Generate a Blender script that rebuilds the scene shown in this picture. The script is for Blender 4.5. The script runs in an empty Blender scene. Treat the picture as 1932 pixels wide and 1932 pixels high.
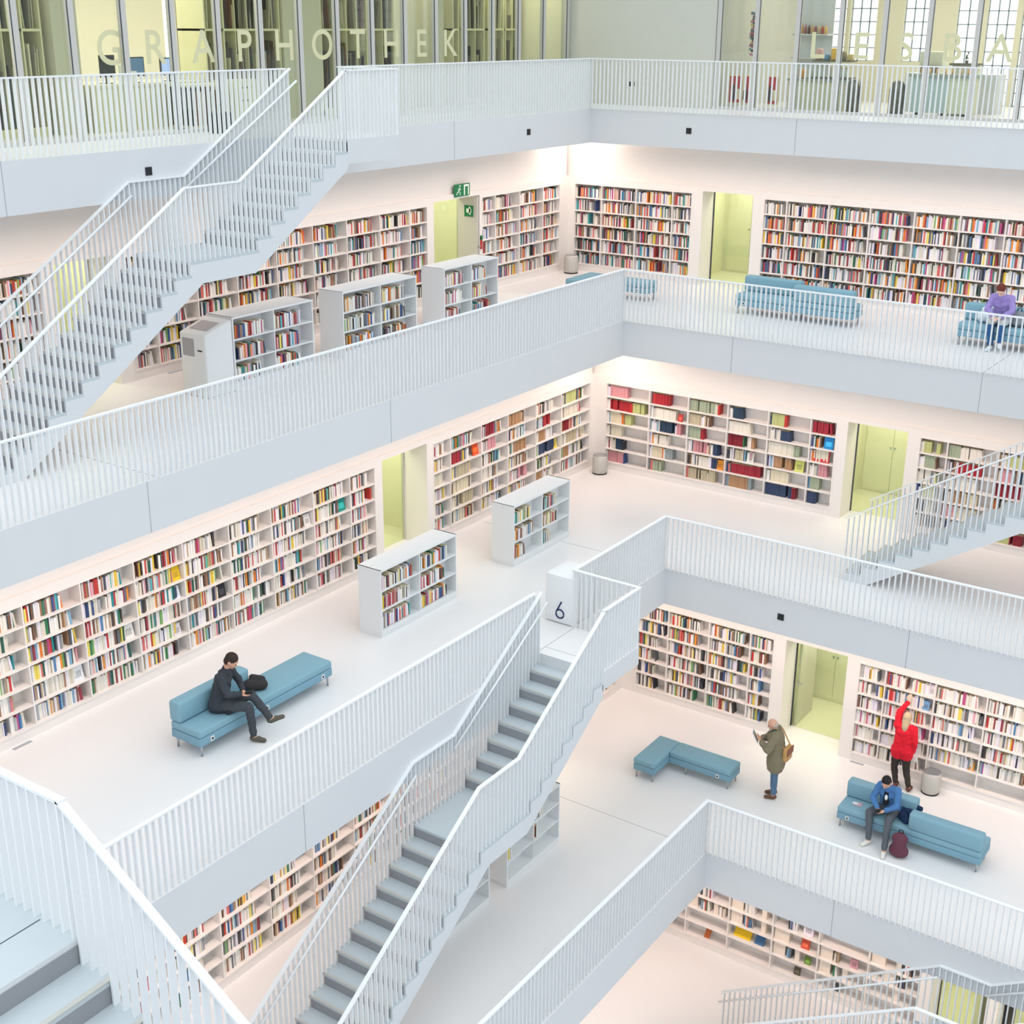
import bpy, bmesh, math, random
from mathutils import Vector, Matrix
R = random.Random(11)
scn = bpy.context.scene
COL = scn.collection

# ------------------------------------------------------------------ camera
CAMP = (17.6515, -28.0065, 13.6136)
yaw, pitch, roll, FPX = 0.6022347, -0.3521814, 0.0069749, 2517.828
fw = Vector((-math.sin(yaw)*math.cos(pitch), math.cos(yaw)*math.cos(pitch), math.sin(pitch)))
rt0 = fw.cross(Vector((0, 0, 1))).normalized(); up0 = rt0.cross(fw)
rt = math.cos(roll)*rt0+math.sin(roll)*up0
up = -math.sin(roll)*rt0+math.cos(roll)*up0
cam = bpy.data.cameras.new('camera'); camo = bpy.data.objects.new('camera', cam); COL.objects.link(camo)
mw = Matrix((rt, up, -fw)).transposed().to_4x4(); mw.translation = CAMP
camo.matrix_world = mw
cam.sensor_width = 36; cam.sensor_fit = 'HORIZONTAL'; cam.lens = 36*FPX/1932
cam.clip_start = .05; cam.clip_end = 200
scn.camera = camo

# ------------------------------------------------------------------ world, exposure
scn.view_settings.view_transform = 'Standard'; scn.view_settings.look = 'None'
scn.view_settings.exposure = 0.05; scn.view_settings.gamma = 1.0
scn.view_settings.use_curve_mapping = False
W = bpy.data.worlds.new('daylight'); scn.world = W; W.use_nodes = True
nt = W.node_tree; nt.nodes.clear()
tc = nt.nodes.new('ShaderNodeTexCoord'); sx = nt.nodes.new('ShaderNodeSeparateXYZ')
cr = nt.nodes.new('ShaderNodeValToRGB'); bg = nt.nodes.new('ShaderNodeBackground'); wo = nt.nodes.new('ShaderNodeOutputWorld')
mr = nt.nodes.new('ShaderNodeMapRange')
nt.links.new(tc.outputs['Generated'], sx.inputs[0]); nt.links.new(sx.outputs['Z'], mr.inputs['Value'])
mr.inputs['From Min'].default_value = -1; mr.inputs['From Max'].default_value = 1
nt.links.new(mr.outputs[0], cr.inputs[0]); nt.links.new(cr.outputs[0], bg.inputs[0]); nt.links.new(bg.outputs[0], wo.inputs[0])
cr.color_ramp.elements[0].position = .38; cr.color_ramp.elements[0].color = (.33, .36, .41, 1)
cr.color_ramp.elements[1].position = .92; cr.color_ramp.elements[1].color = (.87, .95, 1.0, 1)
bg.inputs[1].default_value = 1.72

LIGHTS = []
def area(name, loc, sx_, sy_, power, color, rot=(0, 0, 0), spread=math.pi):
    l = bpy.data.lights.new(name, 'AREA'); l.shape = 'RECTANGLE'; l.size = sx_; l.size_y = sy_
    l.energy = power; l.color = color; l.spread = spread
    o = bpy.data.objects.new(name, l); o.location = loc; o.rotation_euler = rot; COL.objects.link(o); return o
WARM = (1.0, .80, .70)

# ------------------------------------------------------------------ constants of the place
H = 3.9396; S = .7267; RH = 1.06
Z = {k: (k-5)*H for k in range(3, 10)}
WL = {4: 7.3, 5: 4.921, 6: 2.479, 7: 0.0, 8: 0.0}
WR = {4: -7.40, 5: -5.226, 6: -2.656, 7: 0.0, 8: 0.0}
A = {4: 11.7, 5: 9.243, 6: 6.848, 7: 4.230, 8: 1.622}
B = {4: -12.2, 5: -9.686, 6: -7.156, 7: -4.485, 8: -1.6925}
YE, XE = -30.0, 23.0
RISE = H/21; SW = 1.255
CEIL = H-S

def gallery_light(k, p):
    zc = Z[k]+CEIL-.04
    L1 = -26-(WR[k]-.4)
    area('ceiling_lamp', (WL[k]+1.0, (WR[k]-.4-26)/2, zc), .3, abs(L1), p*abs(L1), WARM, (0, .38, 0), 1.75)
    L2 = 21-(WL[k]+.4)
    area('ceiling_lamp', ((WL[k]+.4+21)/2, WR[k]-1.0, zc), L2, .3, p*L2, WARM, (.38, 0, 0), 1.75)
for k, p in ((7, 4.5), (6, 4.6), (5, 6.1), (4, 5.4)):
    gallery_light(k, p)
def point(name, loc, power, color, r=.05):
    l = bpy.data.lights.new(name, 'POINT'); l.energy = power; l.color = color; l.shadow_soft_size = r
    o = bpy.data.objects.new(name, l); o.location = loc; COL.objects.link(o)
point('corner_lamp', (.62, -.62, Z[7]+CEIL-.14), 26, (1, .88, .8), .06)
point('corner_lamp', (2.479+.9, -2.656-.9, Z[6]+CEIL-.25), 20, (1, .88, .8), .15)

# ------------------------------------------------------------------ materials
def lin(h):
    h = h.lstrip('#'); c = [int(h[i:i+2], 16)/255 for i in (0, 2, 4)]
    return tuple(x/12.92 if x <= .04045 else ((x+.055)/1.055)**2.4 for x in c)+(1,)
def mat(name, color, rough=.6, metal=0.0, spec=.4, noise=0, nscale=30, bump=0, emit=None, es=1):
    m = bpy.data.materials.new(name); m.use_nodes = True
    nt = m.node_tree; b = nt.nodes['Principled BSDF']
    c = lin(color) if isinstance(color, str) else color
    b.inputs['Base Color'].default_value = c; b.inputs['Roughness'].default_value = rough
    b.inputs['Metallic'].default_value = metal; b.inputs['Specular IOR Level'].default_value = spec
    if noise or bump:
        t = nt.nodes.new('ShaderNodeTexCoord'); n = nt.nodes.new('ShaderNodeTexNoise'); n.inputs['Scale'].default_value = nscale
        n.inputs['Detail'].default_value = 3
        nt.links.new(t.outputs['Object'], n.inputs['Vector'])
        if noise:
            mx = nt.nodes.new('ShaderNodeMix'); mx.data_type = 'RGBA'
            mx.inputs['A'].default_value = tuple(x*(1-noise) for x in c[:3])+(1,)
            mx.inputs['B'].default_value = tuple(min(1, x*(1+noise)) for x in c[:3])+(1,)
            nt.links.new(n.outputs['Fac'], mx.inputs['Factor']); nt.links.new(mx.outputs['Result'], b.inputs['Base Color'])
        if bump:
            bp = nt.nodes.new('ShaderNodeBump'); bp.inputs['Strength'].default_value = bump; bp.inputs['Distance'].default_value = .01
            nt.links.new(n.outputs['Fac'], bp.inputs['Height']); nt.links.new(bp.outputs[0], b.inputs['Normal'])
    if emit:
        b.inputs['Emission Color'].default_value = lin(emit); b.inputs['Emission Strength'].default_value = es
    return m
def glassmat(name, tint, refl=.05):
    m = bpy.data.materials.new(name); m.use_nodes = True; nt = m.node_tree; nt.nodes.clear()
    o = nt.nodes.new('ShaderNodeOutputMaterial'); mx = nt.nodes.new('ShaderNodeMixShader')
    t = nt.nodes.new('ShaderNodeBsdfTransparent'); g = nt.nodes.new('ShaderNodeBsdfGlossy')
    t.inputs[0].default_value = tint; g.inputs['Roughness'].default_value = .03
    mx.inputs[0].default_value = refl
    nt.links.new(t.outputs[0], mx.inputs[1]); nt.links.new(g.outputs[0], mx.inputs[2])
    nt.links.new(mx.outputs[0], o.inputs[0]); return m
def attrmat(name):
    m = bpy.data.materials.new(name); m.use_nodes = True; nt = m.node_tree
    b = nt.nodes['Principled BSDF']; a = nt.nodes.new('ShaderNodeAttribute'); a.attribute_name = 'Col'
    nt.links.new(a.outputs['Color'], b.inputs['Base Color']); b.inputs['Roughness'].default_value = .5
    b.inputs['Specular IOR Level'].default_value = .3; return m
M = {}
M['wall'] = mat('white_plaster', '#f0ebe6', .8, noise=.015, nscale=3)
M['fascia'] = mat('white_concrete_paint', '#dbdcdd', .75, noise=.02, nscale=1.5)
M['ceil'] = mat('ceiling_paint', '#efebe8', .85, noise=.01, nscale=2)
M['floor'] = mat('pale_screed_floor', '#eceae9', .33, spec=.35, noise=.02, nscale=.7)
M['rail'] = mat('white_coated_steel', '#edeff0', .4, spec=.5)
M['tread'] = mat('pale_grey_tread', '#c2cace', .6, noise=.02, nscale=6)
M['riser'] = mat('shaded_riser', '#98999d', .7, noise=.03, nscale=8)  # darker than the treads: shade under the nosings put into the colour
M['stairbody'] = mat('stair_side_paint', '#dadddf', .65, noise=.01, nscale=2)
M['nosing'] = mat('brushed_nosing', '#c9c7c0', .45, metal=.3)
M['gap'] = mat('dark_joint', '#4a5058', .8)
M['seam'] = mat('joint_grey', '#a9acb0', .8)
M['shelf'] = mat('shelf_white', '#f1ebe6', .55, noise=.01, nscale=4)
M['unit'] = mat('unit_white', '#e9eaea', .5, noise=.01, nscale=4)
M['sofa'] = mat('blue_upholstery', '#86adbc', .85, noise=.06, nscale=60, bump=.25)
M['sofa2'] = mat('blue_upholstery_shell', '#7fa6b8', .85, noise=.05, nscale=60, bump=.25)
M['steel'] = mat('steel', '#b9bcc0', .35, metal=.8)
M['plate'] = mat('outlet_plate', '#d9dcdc', .5)
M['dark'] = mat('dark_plastic', '#23262a', .6)
M['number'] = mat('navy_print', '#16285a', .6)
M['green'] = mat('green_lit_wall', '#e8e6cc', .6, noise=.02, nscale=2)  # yellow-green lobby light put into this colour and the floor's below
M['greenfloor'] = mat('green_lit_floor', '#e2e0c8', .35)
M['reveal'] = mat('reveal_grey', '#d8d4cb', .7)
M['greydoor'] = mat('grey_door_leaf', '#cfcac3', .6)
M['cream'] = mat('cream_room_wall', '#efebd4', .8, noise=.02, nscale=2)
M['olive'] = mat('olive_grey_wall', '#cbc8ae', .8, noise=.02, nscale=2)
M['concrete'] = mat('grey_room_wall', '#c9c9bd', .8, noise=.03, nscale=3)
M['mull'] = mat('mullion_grey', '#c9c7c2', .5, metal=.2)
M['glass'] = glassmat('clear_glass', (.96, .98, .95, 1))
M['gglass'] = glassmat('green_glass', (.93, .97, .86, 1))
M['cafewall'] = mat('cafe_wall', '#dcd6b8', .8)
M['letter'] = mat('frosted_letter', '#d6d2ac', .8)
M['paper'] = mat('paper', '#efece4', .7)
M['signg'] = mat('sign_green', '#1d7d4d', .5)
M['signw'] = mat('sign_white', '#f5fff5', .5)
M['red'] = mat('red_print', '#c23a36', .6)
M['window'] = mat('daylight_pane', '#ffffff', .5, emit='#f4faff', es=1.5)
M['muntin'] = mat('window_bar', '#7b8790', .6)
M['bin'] = mat('bin_mesh_grey', '#c9c6be', .6, noise=.15, nscale=90)
M['bookattr'] = attrmat('book_cloth')
M['pages'] = mat('book_pages', '#e6d6b4', .8)

# ------------------------------------------------------------------ helpers
def tag(o, label=None, cat=None, group=None, kind=None):
    if label: o['label'] = label
    if cat: o['category'] = cat
    if group: o['group'] = group
    if kind: o['kind'] = kind
    return o
def empty(name, loc, label=None, cat=None, group=None, rz=0):
    o = bpy.data.objects.new(name, None); o.location = loc; o.rotation_euler = (0, 0, rz); o.empty_display_size = .1
    COL.objects.link(o); tag(o, label, cat, group); return o
def link(name, me, parent=None, loc=None):
    o = bpy.data.objects.new(name, me); COL.objects.link(o)
    if parent is not None:
        o.parent = parent
    if loc is not None: o.location = loc
    return o
class MB:
    """collects boxes / prisms / tubes in world (or local) coordinates"""
    def __init__(s): s.v = []; s.f = []; s.m = []; s.mats = []; s.c = []; s.smooth = []
    def mi(s, m):
        if m not in s.mats: s.mats.append(m)
        return s.mats.index(m)
    def box(s, x0, x1, y0, y1, z0, z1, m, top=None, bottom=None, col=None, topcol=None):
        if x0 > x1: x0, x1 = x1, x0
        if y0 > y1: y0, y1 = y1, y0
        if z0 > z1: z0, z1 = z1, z0
        n = len(s.v)
        s.v += [(x0, y0, z0), (x1, y0, z0), (x1, y1, z0), (x0, y1, z0), (x0, y0, z1), (x1, y0, z1), (x1, y1, z1), (x0, y1, z1)]
        s.f += [(n, n+3, n+2, n+1), (n+4, n+5, n+6, n+7), (n, n+1, n+5, n+4), (n+1, n+2, n+6, n+5), (n+2, n+3, n+7, n+6), (n+3, n, n+4, n+7)]
        a = s.mi(m); s.m += [s.mi(bottom) if bottom else a, s.mi(top) if top else a, a, a, a, a]; s.smooth += [0]*6
        if col: s.c += [topcol or col, topcol or col, col, col, col, col]
    def hexa(s, P, m, cols=None):
        n = len(s.v); s.v += [tuple(p) for p in P]
        s.f += [(n, n+3, n+2, n+1), (n+4, n+5, n+6, n+7), (n, n+1, n+5, n+4), (n+1, n+2, n+6, n+5), (n+2, n+3, n+7, n+6), (n+3, n, n+4, n+7)]
        a = s.mi(m); s.m += [a]*6; s.smooth += [0]*6
        if cols: s.c += cols
    def prism(s, poly, off, m):
        """poly: list of 3d points (planar), off: extrusion vector"""
        n = len(s.v); k = len(poly); off = Vector(off)
        s.v += [tuple(p) for p in poly]+[tuple(Vector(p)+off) for p in poly]
        a = s.mi(m)
        s.f += [tuple(range(n+k-1, n-1, -1)), tuple(range(n+k, n+2*k))]
        s.f += [(n+i, n+(i+1) % k, n+k+(i+1) % k, n+k+i) for i in range(k)]
        s.m += [a]*(k+2); s.smooth += [0]*(k+2)
    def tube(s, pts, r, m, seg=8, radii=None):
        pts = [Vector(p) for p in pts]; k = len(pts); n = len(s.v); a = s.mi(m)
        for i, p in enumerate(pts):
            d = (pts[min(i+1, k-1)]-pts[max(i-1, 0)]).normalized()
            u = d.cross(Vector((0, 0, 1)))
            if u.length < 1e-3: u = d.cross(Vector((1, 0, 0)))
            u.normalize(); w = d.cross(u); rr = radii[i] if radii else r
            for j in range(seg):
                t = 2*math.pi*j/seg; s.v.append(tuple(p+u*math.cos(t)*rr+w*math.sin(t)*rr))
        for i in range(k-1):
            for j in range(seg):
                s.f.append((n+i*seg+j, n+i*seg+(j+1) % seg, n+(i+1)*seg+(j+1) % seg, n+(i+1)*seg+j)); s.m.append(a); s.smooth.append(1)
        s.f.append(tuple(n+j for j in range(seg-1, -1, -1))); s.f.append(tuple(n+(k-1)*seg+j for j in range(seg))); s.m += [a, a]; s.smooth += [0, 0]
    def lathe(s, c, prof, m, seg=24):
        c = Vector(c); n = len(s.v); a = s.mi(m); k = len(prof)
        for r, z in prof:
            for j in range(seg):
                t = 2*math.pi*j/seg; s.v.append((c.x+r*math.cos(t), c.y+r*math.sin(t), c.z+z))
        for i in range(k-1):
            for j in range(seg):
                s.f.append((n+i*seg+j, n+i*seg+(j+1) % seg, n+(i+1)*seg+(j+1) % seg, n+(i+1)*seg+j)); s.m.append(a); s.smooth.append(1)
        s.f.append(tuple(n+j for j in range(seg-1, -1, -1))); s.f.append(tuple(n+(k-1)*seg+j for j in range(seg))); s.m += [a, a]; s.smooth += [0, 0]
    def mesh(s, name, off=(0, 0, 0)):
        me = bpy.data.meshes.new(name); ox, oy, oz = off
        me.from_pydata([(x-ox, y-oy, z-oz) for x, y, z in s.v], [], s.f)
        for m in s.mats: me.materials.append(M[m] if isinstance(m, str) else m)
        me.polygons.foreach_set('material_index', s.m)
        me.polygons.foreach_set('use_smooth', [bool(x) for x in s.smooth])
        if s.c:
            ca = me.color_attributes.new('Col', 'FLOAT_COLOR', 'CORNER'); d = []
            for p, c in zip(me.polygons, s.c): d += list(c)*p.loop_total
            ca.data.foreach_set('color', d)
        me.update(); return me
    def build(s, name, parent=None, **kw):
        off = parent.location if parent is not None else (0, 0, 0)
        if parent is not None and parent.parent is not None: off = Vector(parent.location)+Vector(parent.parent.location)
        me = s.mesh(name, off); o = link(name, me, parent); tag(o, **kw); return o
def bevel(o, w=.02, seg=3):
    b = o.modifiers.new('bevel', 'BEVEL'); b.width = w; b.segments = seg; b.limit_method = 'ANGLE'; b.angle_limit = .6
    for p in o.data.polygons: p.use_smooth = True
    return o
def struct(name, mb, **kw): return mb.build(name, kind='structure', **kw)

class Fr:
    """wall frame: u along wall, n out of the wall into the gallery"""
    def __init__(s, side, k): s.side = side; s.k = k; s.z = Z[k]
    def xy(s, u, n):
        return (WL[s.k]+n, u) if s.side == 'L' else (u, WR[s.k]-n)
    def box(s, mb, u0, u1, n0, n1, z0, z1, m, **kw):
        a = s.xy(u0, n0); b = s.xy(u1, n1); mb.box(a[0], b[0], a[1], b[1], s.z+z0, s.z+z1, m, **kw)
    def pt(s, u, n, z): a = s.xy(u, n); return (a[0], a[1], s.z+z)

# ------------------------------------------------------------------ slabs (floor, fascia, ceiling)
for k in (4, 5, 6, 7, 8):
    lvl = {4: 'four', 5: 'five', 6: 'six', 7: 'seven', 8: 'eight'}[k]
    z = Z[k]; mb = MB()
    x0 = WL[k]-(.0 if k < 8 else 9.0); y1 = WR[k]+(.0 if k < 8 else 7.0)
    back = WL[k]-.9 if k < 8 else x0; backy = WR[k]+2.2 if k < 8 else y1
    mb.box(back, A[k], YE, B[k], z-S, z, 'fascia', top='floor', bottom='ceil')
    mb.box(back, XE, B[k], backy, z-S, z, 'fascia', top='floor', bottom='ceil')
    if k == 8: mb.box(A[8], A[8]+SW, -11.26, -9.94, z-.38, z, 'fascia', top='floor', bottom='fascia')
    if k == 6: mb.box(A[6], A[6]+SW, -11.54, -10.38, z-.33, z, 'fascia', top='floor', bottom='fascia')
    struct('floor', mb)
# near side gallery of level seven, where the foreground stair starts
mb = MB(); mb.box(4.3, 11.14, -30, -24.8, Z[7]-S, Z[7], 'fascia', top='floor', bottom='ceil')
mb.box(9.8, 11.14, -24.8, -23.55, Z[7]-S, Z[7], 'fascia', top='tread', bottom='ceil'); struct('floor', mb)
mb = MB(); mb.box(10.2, XE, -30, -24.2, Z[6]-S, Z[6], 'fascia', top='floor', bottom='ceil'); struct('floor', mb)
# joints in the fascias and floors
def seam(*b): mb = MB(); mb.box(*b, 'seam'); struct('trim_1', mb)
for k, y in ((8, -16.8), (8, -6.74), (7, -17.0), (7, -11.97), (6, -17.08), (5, -17.1)):
    seam(A[k], A[k]+.0015, y-.006, y+.006, Z[k]-S, Z[k]-.001)
for k, x in ((8, 6.47), (8, 11.5), (7, 6.68), (7, 11.5), (6, 11.55), (5, 11.59)):
    seam(x-.006, x+.006, B[k]-.0015, B[k], Z[k]-S, Z[k]-.001)
seam(0.3, 4.23, -16.8, -16.785, Z[7], Z[7]+.001); seam(11.5, 11.515, -4.48, -.3, Z[7], Z[7]+.001)
seam(2.6, 6.84, -7.14, -7.128, Z[6], Z[6]+.001); seam(5.1, 9.24, -9.67, -9.658, Z[5], Z[5]+.001)
seam(6.84, 6.852, -11.5, -10.4, Z[6], Z[6]+.001); seam(6.85, 8.1, -11.3, -11.29, Z[6], Z[6]+.001)
mb = MB(); mb.box(10.76, 10.77, -24.8, -23.6, Z[7], Z[7]+.001, 'gap'); struct('trim_2', mb)

# ------------------------------------------------------------------ walls with openings, doorways
TOPZ = {4: 2.15, 5: 2.107, 6: 2.02, 7: 2.07}
BOTZ = .18; DEP = .27
def wall(side, k, segs, end):
    """segs: list of ('case',u0,u1) / ('door',u0,u1); everything else solid"""
    f = Fr(side, k); mb = MB(); th = -.6; top = TOPZ[k]; dt = top+.07
    u = min(s[1] for s in segs); segs = sorted(segs, key=lambda s: s[1])
    lo, hi = end
    f.box(mb, lo, hi, th, 0, dt, dt+.1, 'wall'); f.box(mb, lo, hi, th, -.07, dt+.1, CEIL, 'wall')
    cur = lo
    for kind, a, b in segs:
        if a > cur: f.box(mb, cur, a, th, 0, 0, dt, 'wall')
        if kind == 'case':
            f.box(mb, a, b, th, 0, top+.03, dt, 'wall'); f.box(mb, a, b, th, -DEP-.01, 0, top+.03, 'wall')
        cur = b
    if cur < hi: f.box(mb, cur, hi, th, 0, 0, dt, 'wall')
    struct('wall_left' if side == 'L' else 'wall_right', mb)
    for kind, a, b in segs:
        if kind == 'door': doorway(f, a, b, dt)
DN = [0]
def doorway(f, a, b, dt):
    DN[0] += 1
    mb = MB(); D0, D1 = -.6, -2.05
    f.box(mb, a-.4, b+.4, D1-.1, D1, 0, 2.7, 'green')
    f.box(mb, a-.5, a-.4, D1, D0, 0, 2.7, 'green'); f.box(mb, b+.4, b+.5, D1, D0, 0, 2.7, 'green')
    f.box(mb, a-.5, b+.5, D1, D0, 2.7, 2.75, 'green')
    f.box(mb, a-.4, b+.4, D1, D0, .001, .006, 'greenfloor')
    struct('wall_back', mb)
    q = MB()
    for i in range(3):   # cupboard fronts at the back of the lobby, joints as thin gaps
        w = (b-a+.6)/3; f.box(q, a-.3+i*w+.006, a-.3+(i+1)*w-.006, D1, D1+.02, .06, 2.3, 'green')
    for i in (1,):
        w = (b-a+.6)/3
        f.box(q, a-.3+i*w-.06, a-.3+i*w-.03, D1+.02, D1+.05, 1.05, 1.09, 'steel'); f.box(q, a-.3+i*w+.03, a-.3+i*w+.06, D1+.02, D1+.05, 1.05, 1.09, 'steel')
    struct('trim_4', q)
    d = MB(); f.box(d, a+.03, b-.03, D0+.0, D0+.012, .02, dt-.03, 'gglass'); struct('window_%d' % DN[0], d)
    fr = MB()
    f.box(fr, a, a+.018, D0-.02, D0+.03, 0, dt, 'gap'); f.box(fr, b-.03, b, D0-.02, D0+.03, 0, dt, 'mull'); f.box(fr, a, b, D0-.02, D0+.03, dt-.03, dt, 'mull')
    struct('trim_5', fr)
    p = f.xy((a+b)/2, -1.3)
    area('lobby_lamp', (p[0], p[1], f.z+2.65), .7, .7, 25, (1, .97, .93))

SEG = {
 ('L', 7): [('case', -19.0, -15.2), ('door', -14.95, -13.85), ('case', -13.57, -5.55), ('door', -5.33, -3.67), ('case', -3.59, -.38)],
 ('R', 7): [('case', .17, 3.35), ('door', 3.61, 4.86), ('case', 5.12, 14.2)],
 ('L', 6): [('case', -19.85, -10.37), ('door', -10.16, -8.83), ('case', -8.64, -2.82)],
 ('R', 6): [('case', 2.79, 8.28), ('door', 8.5, 9.74), ('case', 9.98, 17.2)],
 ('L', 5): [('case', -19.9, -10.45), ('door', -10.2, -8.9), ('case', -8.65, -5.5)],
 ('R', 5): [('case', 5.24, 8.36), ('door', 8.6, 9.87), ('case', 10.11, 15.4)],
 ('R', 4): [('case', 7.45, 12.57), ('door', 12.8, 13.75), ('door', 13.95, 15.0), ('case', 15.3, 17.3)],
}
ENDS = {'L': lambda k: (YE, WR[k]), 'R': lambda k: (WL[k]-.6, XE)}
for (s, k), segs in SEG.items():
    wall(s, k, segs, ENDS[s](k))
mb = MB(); mb.box(WL[4]-.6, WL[4], YE, WR[4], Z[4], Z[4]+CEIL, 'wall'); struct('wall_left', mb)

# ------------------------------------------------------------------ books
def hexs(s): return [lin(x) for x in s.split()]
PAL = {
 'white': hexs('#efeae0 #f2eee8 #e6e0d2 #ddd6c6 #f5f2ee #e9e2ee'),
 'red': hexs('#b84a48 #c9403a #96404a #dc7268'), 'blue': hexs('#405a90 #5a86b4 #86b2cc #3a4a70'),
 'black': hexs('#3a3a40 #4a4644 #565a62'), 'orange': hexs('#e07a2c #ef9436'), 'yellow': hexs('#e8c33c #f0dc6a'),
 'green': hexs('#3f7f5a #7fae6a #2e5f52'), 'brown': hexs('#80604e #a07c60 #bda080'), 'grey': hexs('#8d9096 #b5b7ba #6e747c'),
 'pink': hexs('#d97f8e #e7a6ac #c2558a'), 'teal': hexs('#2f8f95 #58b3ba'), 'purple': hexs('#6b4a8e #8e78b5')}
MIX = {
 'full': 'white*20 red*4 blue*3 black*3 orange*2 yellow*1 green*1 brown*2 grey*4 pink*2 teal*1',
 'cream': 'white*22 red*3 blue*2 black*3 orange*1 yellow*2 green*2 brown*4 grey*3 pink*1 teal*1',
 'pale': 'white*17 red*1 blue*1 black*1 yellow*1 grey*2 brown*1 pink*1',
 'ref': 'white*16 red*3 brown*2 blue*2 grey*2 green*1 orange*1 black*1',
 'dark': 'white*14 red*2 black*4 grey*4 blue*2 brown*3 green*1 yellow*1 orange*1'}
def expand(s):
    o = []
    for t in s.split():
        a, b = t.split('*'); o += [a]*int(b)
    return o
MIX = {k: expand(v) for k, v in MIX.items()}
PAGE = lin('#e9d8b0'); 
BOOKS = MB()
INDIV = []
def add_book(f, u, w, d, h, z, col, lean=0, meta=None, front=-.05):
    """spine faces +n at n=front"""
    if meta is not None:
        INDIV.append((f, u, w, d, h, z, col, meta, front, lean)); return
    P = []
    sh = lean*h
    for zz, s2 in ((z, 0), (z+h, sh)):
        for uu, nn in ((u, front-d), (u+w, front-d), (u+w, front), (u, front)):
            P.append(f.pt(uu+s2, nn, zz))
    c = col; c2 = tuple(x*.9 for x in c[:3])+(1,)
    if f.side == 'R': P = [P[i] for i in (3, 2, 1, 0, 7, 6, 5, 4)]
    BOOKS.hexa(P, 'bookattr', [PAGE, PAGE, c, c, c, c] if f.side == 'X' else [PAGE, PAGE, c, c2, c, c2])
def fill(f, u0, u1, z, hmax, mix, ratio, depth=.17, wr=(.018, .042), hr=(.68, .92), front=-.05, metaf=None, runs=.0, flip=False):
    """books along the shelf from u0 to u1; flip: start from the other end"""
    L = u1-u0; end = u0+L*min(1, ratio*R.uniform(.82, 1.08)); u = u0+.012; n = 0; run = 0; rc = None; rh = .8
    gap_at = u0+L*R.uniform(.3, .8) if R.random() < .22 and ratio < 1 else None
    while u < end-.02:
        if gap_at and u > gap_at: u += R.uniform(.04, .12); gap_at = None; continue
        if run <= 0 and R.random() < runs:
            run = R.randint(6, 16); rc = lin(R.choice('#8e2a35 #a83240 #c9bda0 #e9e2d2 #efe8dc #dfd9c4 #a9b49a #c4c98a #b8906c #3a4a68 #33475c #9aa5a6 #d99aa0 #b03038 #e8dcc0'.split())); rh = R.uniform(.78, .95); rw = R.uniform(.025, .04)
        if run > 0: w = rw; h = hmax*rh; c = rc; run -= 1; cn = None
        else:
            w = R.uniform(*wr); h = hmax*R.uniform(*hr); cn = R.choice(mix); c = R.choice(PAL[cn])
        if u+w > end: break
        uu = u if not flip else u0+u1-u-w
        lean = 0
        if u+w > end-.05 and R.random() < .4: lean = (-.12 if not flip else .12)
        n += 1
        meta = metaf(n, cn) if metaf else None
        if R.random() < .035: u += R.uniform(.01, .05)
        add_book(f, uu, w, depth*R.uniform(.8, 1.05), h, z, c, lean, meta, front-R.uniform(0, .02))
        u += w+.001
# face-out display books / boxes
DISPLAY = []
def display(f, u, w, h, z, colh, label, name='displayed_book', cat='book', front=-.03, tilt=.18, th=.02, group=None):
    DISPLAY.append((f, u, w, h, z, colh, label, name, cat, front, tilt, th, group))

ORD = ['first', 'second', 'third', 'fourth', 'fifth', 'sixth', 'seventh', 'eighth', 'ninth', 'tenth', 'eleventh', 'twelfth',
       'thirteenth', 'fourteenth', 'fifteenth', 'sixteenth', 'seventeenth', 'eighteenth', 'nineteenth', 'twentieth']
ORD += ['twenty-'+o for o in ORD[:9]]+['thirtieth']+['thirty-'+o for o in ORD[:9]]+['fortieth']+['forty-'+o for o in ORD[:9]]

def bookcase(side, k, divs, label, mix, ratio, runs=0, rows=6, flip=False, indiv=None, emptyrows=(), hr=(.68, .92), wr=(.018, .042), z0=None, halfdiv=False, content=True):
    f = Fr(side, k); top = TOPZ[k]; z0 = BOTZ if z0 is None else z0
    a, b = divs[0], divs[-1]; um = (a+b)/2
    root = empty('bookcase', f.pt(um, -DEP/2, 0), label, 'bookcase', 'built-in wall bookcases')
    mb = MB(); t = .022
    f.box(mb, a, b, -DEP, -DEP+.01, 0, top+.03, 'shelf')
    f.box(mb, a, a+t, -DEP, .008, 0, top+.03, 'shelf'); f.box(mb, b-t, b, -DEP, .008, 0, top+.03, 'shelf')
    f.box(mb, a+t, b-t, -DEP+.01, .008, top, top+.03, 'shelf')
    f.box(mb, a+t, b-t, -DEP+.01, .012, z0-.025, z0, 'shelf'); f.box(mb, a+t, b-t, -.03, 0, 0, z0-.025, 'shelf')
    mb.build('case', root)
    pitch = (top-z0)/rows
    for r in range(1, rows):
        mb = MB(); f.box(mb, a+t, b-t, -DEP+.01, .004, z0+r*pitch-.012, z0+r*pitch+.012, 'shelf'); mb.build('shelf_board', root)
    for u in divs[1:-1]:
        mb = MB(); f.box(mb, u-.011, u+.011, -DEP+.01, .006, z0, top, 'shelf'); mb.build('divider', root)
    if content:
        for bi in range(len(divs)-1):
            for r in range(rows):
                if (bi, r) in emptyrows: continue
                zz = z0+r*pitch+(.013 if r else .001)
                mf = None
                if indiv and bi in indiv:
                    bn = indiv[bi]
                    def mf(n, cn, bn=bn, r=r): return (n, cn, bn, rows-1-r)
                fill(f, divs[bi]+.014, divs[bi+1]-.014, zz, pitch-.03, MIX[mix], ratio if not callable(ratio) else ratio(bi, r), runs=runs, metaf=mf, hr=hr, wr=wr, flip=flip)
    return f, z0, pitch

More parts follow.
